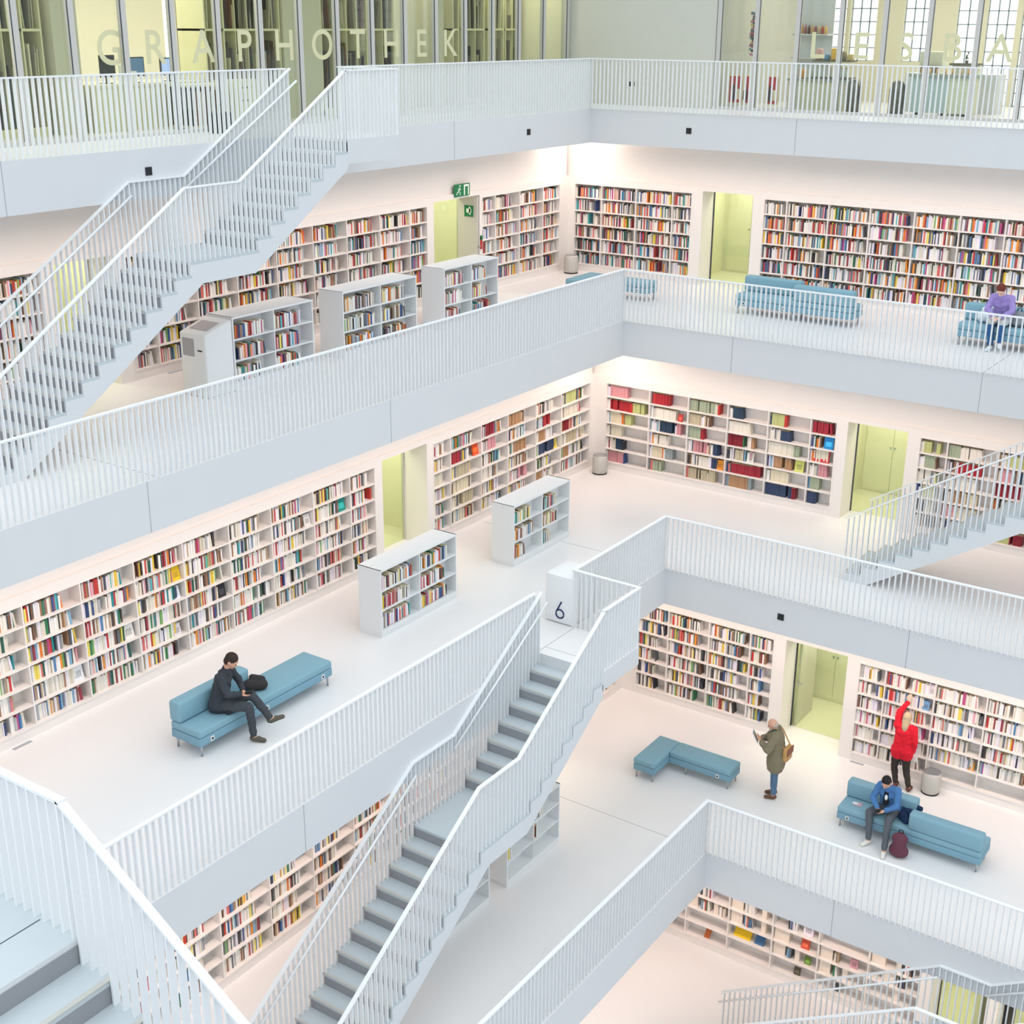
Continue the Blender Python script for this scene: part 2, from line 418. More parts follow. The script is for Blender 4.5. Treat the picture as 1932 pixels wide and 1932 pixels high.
step = lambda a, n, d: [a+i*d for i in range(n)]
bookcase('L', 7, [-19.0, -18.04, -17.08, -16.12, -15.2], 'white wall bookcase at far left of level seven behind the upper stair', 'full', 1.0)
bookcase('L', 7, [-13.57, -13.0, -12.05, -11.09, -10.07, -9.08, -8.11, -7.1, -6.14, -5.55], 'long white wall bookcase behind the three low shelf units on level seven', 'full', .93)
bookcase('L', 7, [-3.59, -3.07, -2.1, -1.12, -.38], 'narrow white wall bookcase between the exit door and the lit corner', 'full', .95)
bookcase('R', 7, [.17, .93, 1.87, 2.84, 3.35], 'white wall bookcase right of the lit corner on level seven', 'full', .99)
bookcase('R', 7, [5.12, 5.67, 6.64, 7.57, 8.53, 9.48, 10.4, 11.35, 12.3, 13.25, 14.2], 'long white wall bookcase packed full behind the level seven sofas', 'full', 1.0, z0=.13)
F6 = bookcase('L', 6, [-19.85, -18.9, -17.93, -16.95, -15.97, -15.0, -14.02, -13.06, -12.02, -11.06, -10.37], 'long white wall bookcase behind the man seated on the level six sofa', 'cream', .9, hr=(.72, .95), indiv={2: 'second', 3: 'third'})
G6 = bookcase('L', 6, [-8.64, -8.08, -7.05, -6.1, -5.05, -4.04, -2.82], 'white wall bookcase left of the level six corner bin', 'cream', .8, runs=.04)
H6 = bookcase('R', 6, [2.79, 3.91, 4.87, 5.82, 6.76, 7.71, 8.28], 'white wall bookcase with gaps and red book sets right of level six corner', 'ref', lambda b, r: R.choice([.45, .6, .75, .85]), runs=.3, wr=(.02, .05))
bookcase('R', 6, [9.98, 10.54, 11.52, 12.5, 13.46, 14.4, 15.3, 16.3, 17.2], 'white wall bookcase behind the right-hand level six stair', 'ref', .8, runs=.3, wr=(.02, .05))
bookcase('L', 5, [-19.9, -18.93, -17.95, -16.98, -15.95, -14.98, -14.0, -13.04, -12.05, -11.1, -10.45], 'long white wall bookcase under the level six walkway behind the central stair', 'dark', .8)
bookcase('L', 5, [-8.65, -7.6, -6.55, -5.5], 'short white wall bookcase in the hidden level five corner', 'dark', .8)
J5 = bookcase('R', 5, [5.24, 5.98, 6.92, 7.84, 8.36], 'white wall bookcase behind the L-shaped bench on level five', 'dark', lambda b, r: .62 if b in (0, 3) and r < 4 else .88)
K5 = bookcase('R', 5, [10.11, 10.64, 11.59, 12.54, 13.5, 14.45, 15.4], 'white wall bookcase of pale books the woman in red reaches into', 'pale', .88, emptyrows=[(2, 0), (3, 0), (4, 0), (5, 0)])
R4 = bookcase('R', 4, [7.45, 7.82, 8.75, 9.68, 10.62, 11.6, 12.57], 'sparse white wall bookcase with file boxes on the lowest visible level', 'dark', .0, content=False)
bookcase('R', 4, [15.3, 16.3, 17.3], 'white wall bookcase right of the green doorway on the lowest level', 'dark', .6)

# display books on level six long case
f6, z06, p6 = F6
zr = lambda r: z06+r*p6+.013   # r = 0 is the bottom row
def zrow(F, r): return F[1]+r*F[2]+.013
D = [  # (frame, u, w, row, colour, label)
 (F6, -15.2+.0, .17, 4, '#f2c81e', 'bright yellow book displayed face out in the long level six bookcase'),
 (F6, -15.22, .15, 3, '#e8eef2', 'white and blue booklet displayed below the yellow face-out book'),
 (F6, -14.28, .17, 2, '#2a2a2e', 'black book standing alone beside short rows in the level six bookcase'),
 (F6, -11.32, .19, 4, '#1f8f86', 'teal green book leaning face out near right end of long bookcase'),
 (F6, -16.22, .2, 2, '#f1efe9', 'white display card leaning in the third bay of long bookcase'),
 (F6, -17.2, .2, 1, '#eef0f4', 'white lettered card in the second bay above the bottom rows'),
 (F6, -15.25, .14, 1, '#e6dfe4', 'pale booklet with a red ring leaning in the fourth bay'),
 (F6, -12.2, .15, 4, '#e9e4e0', 'white booklet leaning at the end of a full book row'),
 (G6, -7.25, .2, 4, '#ef5a24', 'orange-red book displayed face out beside purple and blue book set'),
 (G6, -4.3, .2, 2, '#e9d45c', 'pale yellow book face out in the corner-side level six bookcase'),
 (G6, -3.1, .17, 2, '#e6dfc9', 'cream card displayed next to the corner of level six'),
 (G6, -8.5, .3, 5, '#f3f0ee', 'white file box in top left corner of the level six bookcase by doorway'),
 (H6, 2.86, .4, 5, '#f4efeb', 'white file box in the top left cell right of the level six corner'),
 (H6, 6.3, .16, 2, '#dfe3d6', 'pale green booklet displayed face out in the level six reference shelves'),
 (H6, 8.0, .2, 4, '#2a8fd0', 'bright blue book face out near the green cupboard doorway'),
 (H6, 7.8, .34, 3, '#d23a48', 'wide red book face out near the green cupboard doorway'),
 (H6, 7.4, .2, 2, '#d8dc78', 'lime yellow book face out in the fifth bay of reference shelves'),
 (H6, 5.6, .16, 1, '#ee9a34', 'orange booklet face out in the lower third bay of reference shelves'),
 (H6, 4.6, .12, 4, '#c8463c', 'small red and white booklet displayed in the second reference bay'),
 (K5, 10.14, .26, 5, '#f3ece6', 'white file box with dark mark in top left cell beside level five doorway'),
 (K5, 11.4, .17, 5, '#f0e8ea', 'pale display card at the right end of the top level five row'),
 (K5, 11.36, .14, 4, '#7aa6d0', 'blue picture booklet face out above the woman in red'),
 (K5, 12.36, .14, 4, '#5b5b5e', 'grey photo booklet face out among pale level five books'),
 (K5, 12.34, .12, 1, '#e8a13c', 'orange booklet face out on the fifth shelf of pale level five books'),
]
for F, u, w, row, c, lab in D:
    box = 'box' in lab
    display(F[0], u, w, .26 if box else min(.25, w*1.35), zrow(F, row), c, lab, name='file_box' if box else 'displayed_book', cat='box' if box else 'book', th=.2 if box else .022, tilt=0 if box else .2, front=-.02 if box else -.0)

# level four: file boxes, short book groups, displayed items
f4 = R4[0]; d4 = [7.45, 7.82, 8.75, 9.68, 10.62, 11.6, 12.57]
def cell(bi, frac): return d4[bi]+(d4[bi+1]-d4[bi])*frac
BX = [(1, .02, 2, .2), (1, .62, 2, .1), (1, .02, 3, .22), (2, .03, 3, .24), (2, .03, 2, .24), (2, .72, 3, .1), (2, .72, 2, .1), (3, .03, 2, .3), (3, .03, 1, .24), (3, .5, 1, .09),
      (4, .03, 2, .24), (4, .03, 1, .22), (4, .5, 1, .1), (5, .03, 3, .26), (5, .3, 2, .2), (5, .5, 1, .1)]
for bi, fr, r, w in BX:
    row = ['bottom', 'second lowest', 'third lowest', 'third highest', 'second highest', 'top'][r]
    display(f4, cell(bi, fr), w, .26, zrow(R4, r), '#f0e2d2', 'cream file box, %s row, bay %s from left, %s side, lowest-level bookcase' % (row, ['one', 'two', 'three', 'four', 'five', 'six'][bi], 'left' if fr < .3 else 'middle' if fr < .6 else 'right'),
            name='file_box', cat='box', th=.2, tilt=0, front=-.01, group='file boxes in the lowest wall bookcase')
for bi, f0, f1, r in [(1, .3, .55, 2), (1, .28, .6, 3), (1, .74, .95, 2), (2, .32, .62, 3), (2, .32, .62, 2), (3, .3, .55, 3), (3, .32, .45, 1), (4, .3, .42, 2), (4, .3, .42, 1), (5, .5, .9, 3), (5, .55, .75, 2), (1, .05, .6, 4), (2, .1, .5, 4)]:
    fill(f4, cell(bi, f0), cell(bi, f1), zrow(R4, r), R4[2]-.04, MIX['dark'], 1.0, depth=.17)
D4 = [(2, .1, 1, .36, '#f1c719', 'flat bright yellow folder lying on lowest-level bookcase shelf'), (2, .58, 1, .2, '#3f6f9d', 'blue book face out beside the yellow folder'),
      (1, .42, 0, .12, '#c56a3c', 'red-brown booklet standing on the bottom shelf left of the yellow folder'), (3, .62, 3, .2, '#ece4f0', 'white sheet displayed above the red-framed card in lowest-level bookcase'),
      (3, .6, 2, .17, '#d8573a', 'red-framed picture card with white figure in lowest-level bookcase'), (3, .7, 1, .13, '#6f8f3c', 'green booklet face out in lowest-level bookcase'),
      (3, .5, 0, .13, '#5a5340', 'dark booklet face out near the floor in lowest-level bookcase'), (4, .35, 0, .13, '#4d4a46', 'dark booklet seen behind the lowest stair railing'),
      (4, .62, 2, .15, '#d9a0a8', 'pink booklet face out behind the lowest stair railing')]
for bi, fr, r, w, c, lab in D4:
    flat = 'folder' in lab
    display(f4, cell(bi, fr), w, w*1.2 if not flat else .2, zrow(R4, r), c, lab, tilt=.2 if not flat else .7, name='displayed_book' if not flat else 'folder', cat='book' if not flat else 'folder')

# ------------------------------------------------------------------ free standing shelf units
class Fx:   # local frame for units: u along +y, n along +x from given front x
    def __init__(s, x, z): s.side = 'L'; s.x = x; s.z = z; s.k = 0
    def xy(s, u, n): return (s.x+n, u)
    box = Fr.box; pt = Fr.pt
def shelf_unit(x0, x1, y0, y1, k, label, ratio, mix='full', h=1.22, rows=3, divs=None, kiosk=None, bi_ratio=None):
    root = empty('shelf_unit', ((x0+x1)/2, (y0+y1)/2, Z[k]), label, 'shelf unit', 'low free-standing shelf units')
    z = Z[k]; mb = MB(); t = .025; mid = (x0+x1)/2; pl = .14
    mb.box(x0, x1, y0, y0+t, z+.07, z+h, 'unit'); mb.box(x0, x1, y1-t, y1, z+.07, z+h, 'unit')
    mb.box(x0-.004, x1+.004, y0-.004, y1+.004, z+h-.03, z+h, 'unit')
    mb.box(mid-.01, mid+.01, y0+t, y1-t, z+pl, z+h-.03, 'unit')
    mb.build('case', root)
    mb = MB(); mb.box(x0+.01, x1-.01, y0+.01, y1-.01, z, z+.07, 'unit'); mb.box(x0, x1, y0+t, y1-t, z+.07, z+pl, 'unit'); mb.build('plinth', root)
    pitch = (h-.03-pl)/rows
    for r in range(1, rows):
        mb = MB(); mb.box(x0+.005, x1-.005, y0+t, y1-t, z+pl+r*pitch-.011, z+pl+r*pitch+.011, 'unit'); mb.build('shelf_board', root)
    divs = divs or [y0+t, (y0+y1)/2, y1-t]
    for u in divs[1:-1]:
        mb = MB(); mb.box(x0+.003, x1-.003, u-.01, u+.01, z+pl, z+h-.03, 'unit'); mb.build('divider', root)
    f = Fx(x1, z)
    for bi in range(len(divs)-1):
        for r in range(rows):
            rr = ratio(bi, r) if callable(ratio) else ratio
            if rr: fill(f, divs[bi]+.015, divs[bi+1]-.015, pl+r*pitch+.012, pitch-.04, MIX[mix], rr, front=-.03, hr=(.6, .82), depth=.16)
    return root
shelf_unit(3.98, 4.47, -12.62, -10.55, 6, 'low white shelf unit on level six, nearer the seated man', .85, 'full')
shelf_unit(3.99, 4.50, -8.81, -6.86, 6, 'low white shelf unit on level six, nearer the corner bin', lambda b, r: .4 if r == 0 else .75, 'cream')
u1 = shelf_unit(1.27, 1.86, -13.05, -11.15, 7, 'low white shelf unit on level seven joined to the book return kiosk', .8, 'full')
shelf_unit(1.29, 1.86, -10.38, -8.28, 7, 'middle of three low white shelf units on level seven', .82, 'dark')
shelf_unit(1.30, 1.86, -7.42, -5.60, 7, 'rightmost of three low white shelf units on level seven', .75, 'full')
shelf_unit(6.48, 6.98, -12.56, -10.95, 5, 'low shelf unit mostly empty standing beneath the central stair', lambda b, r: .55 if r == 2 and b == 1 else (.25 if r == 1 else 0), 'dark')
shelf_unit(6.48, 6.98, -15.2, -13.05, 5, 'low shelf unit half hidden behind the lower flight of central stair', lambda b, r: .2 if r < 2 else 0, 'dark')
# book return kiosk at the end of the level seven unit
root = empty('return_kiosk', (1.56, -13.36, Z[7]), 'white self-service kiosk with sloped screen top at end of shelf unit', 'kiosk')
mb = MB(); z = Z[7]
P = [(1.27, -13.66, z), (1.27, -13.06, z), (1.27, -13.06, z+1.2), (1.27, -13.66, z+1.03)]
mb.prism(P, (.59, 0, 0), 'unit'); bevel(mb.build('body', root), .03)
sl = .17/.6
def onslope(y): return z+1.03+(y+13.66)*sl+.004
mb = MB(); mb.hexa([(1.37, -13.52, onslope(-13.52)), (1.76, -13.52, onslope(-13.52)), (1.76, -13.24, onslope(-13.24)), (1.37, -13.24, onslope(-13.24)), (1.37, -13.52, onslope(-13.52)+.006), (1.76, -13.52, onslope(-13.52)+.006), (1.76, -13.24, onslope(-13.24)+.006), (1.37, -13.24, onslope(-13.24)+.006)], mat('kiosk_screen', '#b3aeb0', .3)); mb.build('screen', root)
mb = MB(); mb.box(1.34, 1.6, -13.665, -13.655, z+.66, z+.95, mat('kiosk_slot', '#a7a6a8', .5)); mb.build('return_slot', root)
mb = MB(); mb.box(1.68, 1.78, -13.668, -13.655, z+.76, z+.78, 'dark'); mb.build('card_slot', root)

# level six number block
root = empty('number_block', (6.57, -10.06, Z[6]), 'white block printed with a dark blue 6 beside the central stair head', 'kiosk')
mb = MB(); mb.box(6.26, 6.81, -10.4, -9.72, Z[6]+.02, Z[6]+.88, 'unit'); bevel(mb.build('body', root), .008, 2)
mb = MB(); mb.box(6.29, 6.78, -10.37, -9.75, Z[6], Z[6]+.02, 'seam'); mb.build('plinth', root)
def textmesh(txt, size, name, m, parent, loc, rot, extrude=.002, font=None, **kw):
    cu = bpy.data.curves.new(name, 'FONT'); cu.body = txt; cu.size = size; cu.extrude = extrude; cu.align_x = 'CENTER'
    if 'offset' in kw: cu.offset = kw['offset']
    if 'space' in kw: cu.space_character = kw['space']
    tmp = bpy.data.objects.new(name, cu); COL.objects.link(tmp)
    bpy.context.view_layer.update()
    me = bpy.data.meshes.new_from_object(tmp.evaluated_get(bpy.context.evaluated_depsgraph_get()))
    bpy.data.objects.remove(tmp); me.materials.clear(); me.materials.append(m)
    o = link(name, me, parent); pl = Vector(parent.location) if parent else Vector((0, 0, 0))
    o.location = Vector(loc)-pl; o.rotation_euler = rot; return o
mb = MB(); pts = []
for i_ in range(25):
    t_ = math.radians(150-i_*15); pts.append((6.555+.078*math.cos(t_), -10.402, Z[6]+.185+.078*math.sin(t_)))
mb.tube(pts, .014, 'number', 8); mb.tube([(6.555-.0675, -10.402, Z[6]+.185+.039), (6.585, -10.402, Z[6]+.415)], .014, 'number', 8)
o = mb.build('printed_number', root); tag(o, 'dark blue number 6')

# ------------------------------------------------------------------ realise books
def book_matrix_obj(f, u, w, d, h, z, front, lean, me):
    o = bpy.data.objects.new('book', me)
    p = f.pt(u+w/2, front-d/2, z)
    rz = 0 if f.side == 'L' else math.pi/2
    o.location = p; o.scale = (d, w, h); o.rotation_euler = (math.atan(-lean) if lean else 0, 0, rz)
    COL.objects.link(o); return o
BOOKMAT = {}
def unitbook(col):
    key = tuple(round(c, 3) for c in col)
    if key not in BOOKMAT:
        i = len(BOOKMAT)
        m = mat('book_cover_%d' % i, col, .5, spec=.3)
        mb = MB(); mb.box(-.5, .5, -.5, -.38, 0, 1, m); mb.box(-.5, .5, .38, .5, 0, 1, m); mb.box(.42, .5, -.38, .38, 0, 1, m)
        mb.box(-.48, .42, -.38, .38, .02, .97, 'pages')
        BOOKMAT[key] = mb.mesh('book')
    return BOOKMAT[key]
ROWN = ['top', 'second', 'third', 'fourth', 'fifth', 'bottom']
cname = {'white': 'off-white'}
INDIV.sort(key=lambda b: (b[7][2], b[7][3], b[7][0]))
NI = 270
for i, (f, u, w, d, h, z, col, meta, front, lean) in enumerate(INDIV):
    if i < NI:
        o = book_matrix_obj(f, u, w, d, h, z, front, lean, unitbook(col))
        n, cn, bn, r = meta
        cn = cname.get(cn, cn) if cn else 'cloth-bound'
        tag(o, '%s book, %s from left, %s row, %s full bay from left, bookcase behind seated man' % (cn, ORD[min(n-1, len(ORD)-1)], ROWN[r], bn), 'book', 'books in the long level six wall bookcase')
    else: add_book(f, u, w, d, h, z, col, lean, None, front)
for f, u, w, h, z, c, lab, name, cat, front, tilt, th, group in DISPLAY:
    col = lin(c); z_ = f.z+z; mb = MB()
    m = mat('cover', col, .55, noise=.04, nscale=20)
    P = []
    for hh in (0, h*math.cos(tilt)):
        bb = -hh*math.tan(tilt)
        for uu, nn in ((u, -th-.055+front), (u+w, -th-.055+front), (u+w, -.055+front), (u, -.055+front)):
            P.append(f.pt(uu, nn+bb, z+hh))
    if f.side == 'R': P = [P[i] for i in (3, 2, 1, 0, 7, 6, 5, 4)]
    mb.hexa(P, m)
    # printed panel on the cover
    if name == 'displayed_book':
        q = []
        for fz in (.22, .62):
            hh = h*math.cos(tilt)*fz
            for uu, nn in ((u+w*.2, 0), (u+w*.8, 0), (u+w*.8, .002), (u+w*.2, .002)):
                q.append(f.pt(uu, nn-.055+front-hh*math.tan(tilt)+.0005, z+hh))
        if f.side == 'R': q = [q[i] for i in (3, 2, 1, 0, 7, 6, 5, 4)]
        dk = tuple(min(1, x*(.6 if sum(col[:3]) > 1.2 else 1.9)+.02) for x in col[:3])+(1,)
        mb.hexa(q, mat('cover_print', dk, .6))
    base = empty  # noqa
    me = mb.mesh(name); o = link(name, me)
    c0 = Vector(f.pt(u+w/2, -.06, z)); me.transform(Matrix.Translation(-c0)); o.location = c0
    tag(o, lab, cat, group)
o = BOOKS.build('shelved_books', kind='stuff'); tag(o, 'rows of many-coloured books filling the wall bookcases and low shelf units', 'books', kind='stuff')

# ------------------------------------------------------------------ railings
UB = {}
def unitbal(orient):
    if orient not in UB:
        mb = MB()
        if orient == 'Y': mb.box(-.028, .028, -.008, .008, 0, 1, 'rail')     # rail runs along y, blade across x
        else: mb.box(-.008, .008, -.028, .028, 0, 1, 'rail')
        UB[orient] = mb.mesh('baluster')
    return UB[orient]
def rail_path(mb, pts, w=.031, t=.022, m='rail'):
    """flat bar swept through pts with mitred corners"""
    pts = [Vector(p) for p in pts]; k = len(pts); n0 = len(mb.v)
    def hd(a, b):
        d = b-a; d.z = 0; return d.normalized()
    for i, p in enumerate(pts):
        d0 = hd(pts[max(i-1, 0)], pts[max(i, 1)]); d1 = hd(pts[min(i, k-2)], pts[min(i+1, k-1)])
        a = Vector((-d0.y, d0.x, 0)); b = Vector((-d1.y, d1.x, 0)); s_ = (a+b).normalized(); s_ *= w/max(.3, s_.dot(a))
        e_ = d0*(-w if i == 0 else w if i == k-1 else 0)
        for q in (p-s_, p+s_): mb.v.append(tuple(q+e_-Vector((0, 0, t))))
        for q in (p-s_, p+s_): mb.v.append(tuple(q+e_))
    a = mb.mi(m)
    def F(*x): mb.f.append(tuple(n0+y for y in x)); mb.m.append(a); mb.smooth.append(0)
    for i in range(k-1):
        b, c = 4*i, 4*i+4
        F(b, b+1, c+1, c); F(b+2, c+2, c+3, b+3); F(b, c, c+2, b+2); F(b+1, b+3, c+3, c+1)
    F(0, 2, 3, 1); e = 4*(k-1); F(e, e+1, e+3, e+2)
def put_balusters(items, parent, cap=100):
    """items: (x, y, z0, z1, orient)"""
    cp = Vector(CAMP)
    items = sorted(items, key=lambda b: (Vector((b[0], b[1], b[2]))-cp).length)
    off = Vector(parent.location)+(Vector(parent.parent.location) if parent.parent else Vector((0, 0, 0)))
    protos = {}
    for x, y, z0, z1, orr in items[:cap]:
        if orr not in protos:
            o = bpy.data.objects.new('baluster', unitbal(orr)); protos[orr] = o
        else: o = protos[orr].copy()
        o.location = Vector((x, y, z0))-off; o.scale = (1, 1, z1-z0); o.parent = parent; COL.objects.link(o)
    if len(items) > cap:
        mb = MB()
        for x, y, z0, z1, orr in items[cap:]:
            if orr == 'Y': mb.box(x-.028, x+.028, y-.008, y+.008, z0, z1, 'rail')
            else: mb.box(x-.008, x+.008, y-.028, y+.028, z0, z1, 'rail')
        o = mb.build('baluster', parent); o['kind'] = 'stuff'
SP = .0985
def gallery_rail(k, segs, label, group='gallery railings'):
    """segs: list of ((x0,y0),(x1,y1)) axis-aligned"""
    z = Z[k]; (x0, y0) = segs[0][0]
    root = empty('railing', (x0, y0, z), label, 'railing', group)
    mb = MB(); items = []
    pl = [segs[0][0]]+[sg[1] for sg in segs]
    rail_path(mb, [(a_, b_, z+RH) for a_, b_ in pl])
    for (xa, ya), (xb, yb) in segs:
        L = math.hypot(xb-xa, yb-ya); n = max(1, int(round(L/SP))); orr = 'Y' if abs(xb-xa) < 1e-6 else 'X'
        for i in range(n+1):
            t = i/n; items.append((xa+(xb-xa)*t, ya+(yb-ya)*t, z, z+RH-.015, orr))
    mb.build('handrail', root)
    put_balusters(items, root)
    return root
e = .034
gallery_rail(8, [((A[8]-e, B[8]-e), (A[8]-e, -9.94)), ((A[8]+.02, -9.94), (A[8]+SW-.032, -9.96)), ((A[8]+SW-.032, -10.0), (A[8]+SW-.032, -11.24))], 'white blade railing on the top level between upper stair head and corner')
gallery_rail(8, [((A[8]-e, -11.3), (A[8]-e, -25.0))], 'white blade railing on the top level left of the upper stair')
gallery_rail(8, [((A[8]+.03, B[8]-e), (21, B[8]-e))], 'white blade railing on the top level in front of the cafe windows')
gallery_rail(7, [((A[7]-e, B[7]-e), (A[7]-e, -25.0))], 'white blade railing on level seven before the three low shelf units')
gallery_rail(7, [((A[7]+.03, B[7]-e), (16.6, B[7]-e))], 'white blade railing on level seven in front of the blue sofas')
gallery_rail(6, [((A[6]-e, B[6]-e), (A[6]-e, -10.38)), ((A[6]+.02, -10.38), (A[6]+SW-.032, -10.40)), ((A[6]+SW-.032, -10.44), (A[6]+SW-.032, -11.50))], 'white blade railing on level six between the number block and the corner')
gallery_rail(6, [((A[6]-e, -11.6), (A[6]-e, -25.0))], 'white blade railing on level six below the seated man')
gallery_rail(6, [((A[6]+.03, B[6]-e), (20, B[6]-e))], 'white blade railing on level six crossing before the right-hand stair foot')
gallery_rail(5, [((A[5]-e, B[5]-e), (A[5]-e, -21.0))], 'white blade railing on level five right of the central stair')
gallery_rail(5, [((A[5]+.03, B[5]-e), (16.6, B[5]-e))], 'white blade railing on level five below the blue S-shaped sofa')

# ------------------------------------------------------------------ staircases
def staircase(o2, dvec, wvec, ztop, t, se, label, sfirst=0.0, tube_side=0.0, near=True, n1=8, n2=13, tubecut=None):
    """o2: inner top edge; s = distance downhill, w = across (0 inner .. SW outer); se = s of the landing edge"""
    d = Vector((dvec[0], dvec[1], 0)); wv = Vector((wvec[0], wvec[1], 0)); O = Vector((o2[0], o2[1], 0))
    P = lambda s, w, z: O+d*s+wv*w+Vector((0, 0, z))
    r = RISE; k = r/t; zm = ztop-n1*r; zb = zm-n2*r; send = se+(n2-1)*t
    root = empty('staircase', P(send, SW/2, zb), label, 'staircase', 'white atrium staircases')
    # solid side profile
    top = [(0, ztop-.04)]
    for i in range(1, n1): top += [((i-1)*t+.012, ztop-i*r-.04), (i*t, ztop-i*r-.04)]
    top = [(0, ztop-.04)]; s = 0
    for i in range(1, n1): top += [(s, ztop-i*r-.04), (s+t, ztop-i*r-.04)]; s += t
    top += [(s, zm-.04), (se, zm-.04)]; s = se
    for i in range(1, n2): top += [(s, zm-i*r-.04), (s+t, zm-i*r-.04)]; s += t
    top += [(s, zb)]
    foot = send-.42; dd = .46
    bot = [(foot, zb), (se-(.33-dd)/-k*1.0 if False else se+(.33-dd)/k, zm-.33), ((ztop-dd-(zm-.33))/k, zm-.33), (0, ztop-dd)]
    prof = top+bot
    mb = MB(); polyw = [P(a, 0, b) for a, b in prof]; nn = len(polyw)
    # triangulate side faces by strips: use bmesh-free ngon (planar) extrusion
    mb.prism(polyw, wv*SW, 'stairbody'); o = mb.build('stair_body', root)
    mesh = o.data

    bm = bmesh.new(); bm.from_mesh(mesh); bmesh.ops.triangulate(bm, faces=[f for f in bm.faces if len(f.verts) > 4]); bmesh.ops.recalc_face_normals(bm, faces=bm.faces[:]); bm.to_mesh(mesh); bm.free()
    def hbox(s0, s1, w0, w1, z0, z1, m, mb):
        a = P(s0, w0, z0); b = P(s1, w1, z1); mb.box(a.x, b.x, a.y, b.y, z0, z1, m)
    steps = [((i-1)*t, i*t, ztop-i*r) for i in range(1, n1)]+[(se+(i-1)*t, se+i*t, zm-i*r) for i in range(1, n2)]
    for s0, s1, zz in steps:
        mb = MB(); hbox(s0, s1+.012, .003, SW-.003, zz-.04, zz, 'tread', mb); ob = mb.build('tread', root)
        mb = MB(); hbox(s1-.03, s1+.0125, .02, SW-.02, zz-.012, zz+.001, 'nosing', mb); mb.build('nosing', ob)
    mb = MB(); s7 = (n1-1)*t; hbox(s7, se+.012, .003, SW-.003, zm-.04, zm, 'tread', mb); mb.build('landing', root)
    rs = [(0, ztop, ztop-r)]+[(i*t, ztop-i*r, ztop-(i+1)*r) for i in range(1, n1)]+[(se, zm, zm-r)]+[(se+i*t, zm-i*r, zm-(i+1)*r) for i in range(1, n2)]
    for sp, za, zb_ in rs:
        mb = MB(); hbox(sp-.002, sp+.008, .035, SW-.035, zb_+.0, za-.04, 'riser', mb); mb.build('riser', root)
    # railings on both sides
    path = [(0.0, ztop), (n1*t, zm), (se, zm), (send+.06, zm-(send+.06-se)*k)]
    def zline(s):
        for (a, za), (b, zb_) in zip(path[:-1], path[1:]):
            if s <= b: return za+(zb_-za)*(s-a)/(b-a)
        return path[-1][1]
    def zfloor(s):
        if s < 0: return ztop
        if s < (n1-1)*t: return ztop-(int(s/t)+1)*r
        if s < se: return zm
        return max(zb, zm-(int((s-se)/t)+1)*r)
    for side, w in (('inner', .032), ('outer', SW-.032)):
        rr = link('railing', None, root); rr.location = P(0, w, ztop)-Vector(root.location)
        mb = MB(); rail_path(mb, [P(a, w, b+RH) for a, b in path]); mb.build('handrail', rr)
        items = []; s = .03
        while s < send+.06:
            p = P(s, w, 0); items.append((p.x, p.y, zfloor(s), zline(s)+RH-.03, 'Y' if abs(d.y) > .5 else 'X')); s += SP
        put_balusters(items, rr)
    wt = .09
    for (a, za), (b, zb_) in ((path[0], path[1]), (path[2], path[3])):
        mb = MB(); mb.tube([P(a-.12*(a == 0), wt, za+.86), P(b+.05, wt, zb_+.86)], .019, 'steel' if False else 'rail'); ob = mb.build('grab_rail', root)
    return root
staircase((A[8], -11.26), (0, -1), (1, 0), Z[8], .2995, 3.47, 'long white staircase in the upper left climbing from level seven to the top level')
staircase((A[6], -11.52), (0, -1), (1, 0), Z[6], .2917, 3.32, 'white central staircase descending beside the block printed 6')
staircase((9.82+12*.2995+1.1+7*.2995, B[7]), (-1, 0), (0, -1), Z[7], .2995, 1.1+7*.2995, 'white staircase rising to the right from level six, its foot behind the railing')
staircase((9.82+12*.2995+.97+7*.2995+.13, B[5]), (-1, 0), (0, -1), Z[5], .2995, 1.1+7*.2995, 'white staircase at the bottom right rising from the lowest level')
staircase((11.14, -24.8), (1, 0), (0, 1), Z[7], .2917, 3.32, 'close white staircase in the bottom left foreground with wide grey steps')
gallery_rail(7, [((9.8, -23.577), (11.11, -23.577))], 'short white railing at the head of the bottom left foreground stair', None)

# ------------------------------------------------------------------ sofas and benches
def sofa(x0, y0, k, L, Dp, backs, label, rz=0, seat=.42, bh=.74, plates=(), group='blue sofas'):
    """local x = length, local y = depth (0 front .. Dp back); backs = [(xa, xb, 'far'|'near')]"""
    root = empty('sofa', (x0, y0, Z[k]), label, 'sofa', group, rz)
    def part(name, boxes, m, bv, parent=root):
        mb = MB()
        for b in boxes: mb.box(*b, m)
        o = link(name, mb.mesh(name), parent); bevel(o, bv); return o
    part('base', [(0, L, 0, Dp, .17, .30)], 'sofa2', .012)
    part('seat_cushion', [(0, L, -.005, Dp+.005, .302, seat)], 'sofa', .03)
    for a, b, w in backs:
        if w == 'far': part('backrest', [(a, b, Dp-.2, Dp+.02, seat+.002, bh)], 'sofa', .04)
        else: part('backrest', [(a, b, -.012, .2, seat+.002, bh)], 'sofa', .04)
    nleg = [(.06, .05), (L-.06, .05), (.06, Dp-.05), (L-.06, Dp-.05), (L/2, .05), (L/2, Dp-.05)]
    for lx, ly in nleg:
        mb = MB(); mb.tube([(lx, ly, 0), (lx, ly, .172)], .016, 'steel'); link('leg', mb.mesh('leg'), root)
    for px in plates:
        mb = MB(); mb.box(px-.035, px+.035, -.014, -.002, .2, .27, 'plate'); mb.box(px-.014, px+.014, -.018, -.01, .22, .25, 'dark'); link('outlet', mb.mesh('outlet'), root)
    return root
hp = math.pi/2
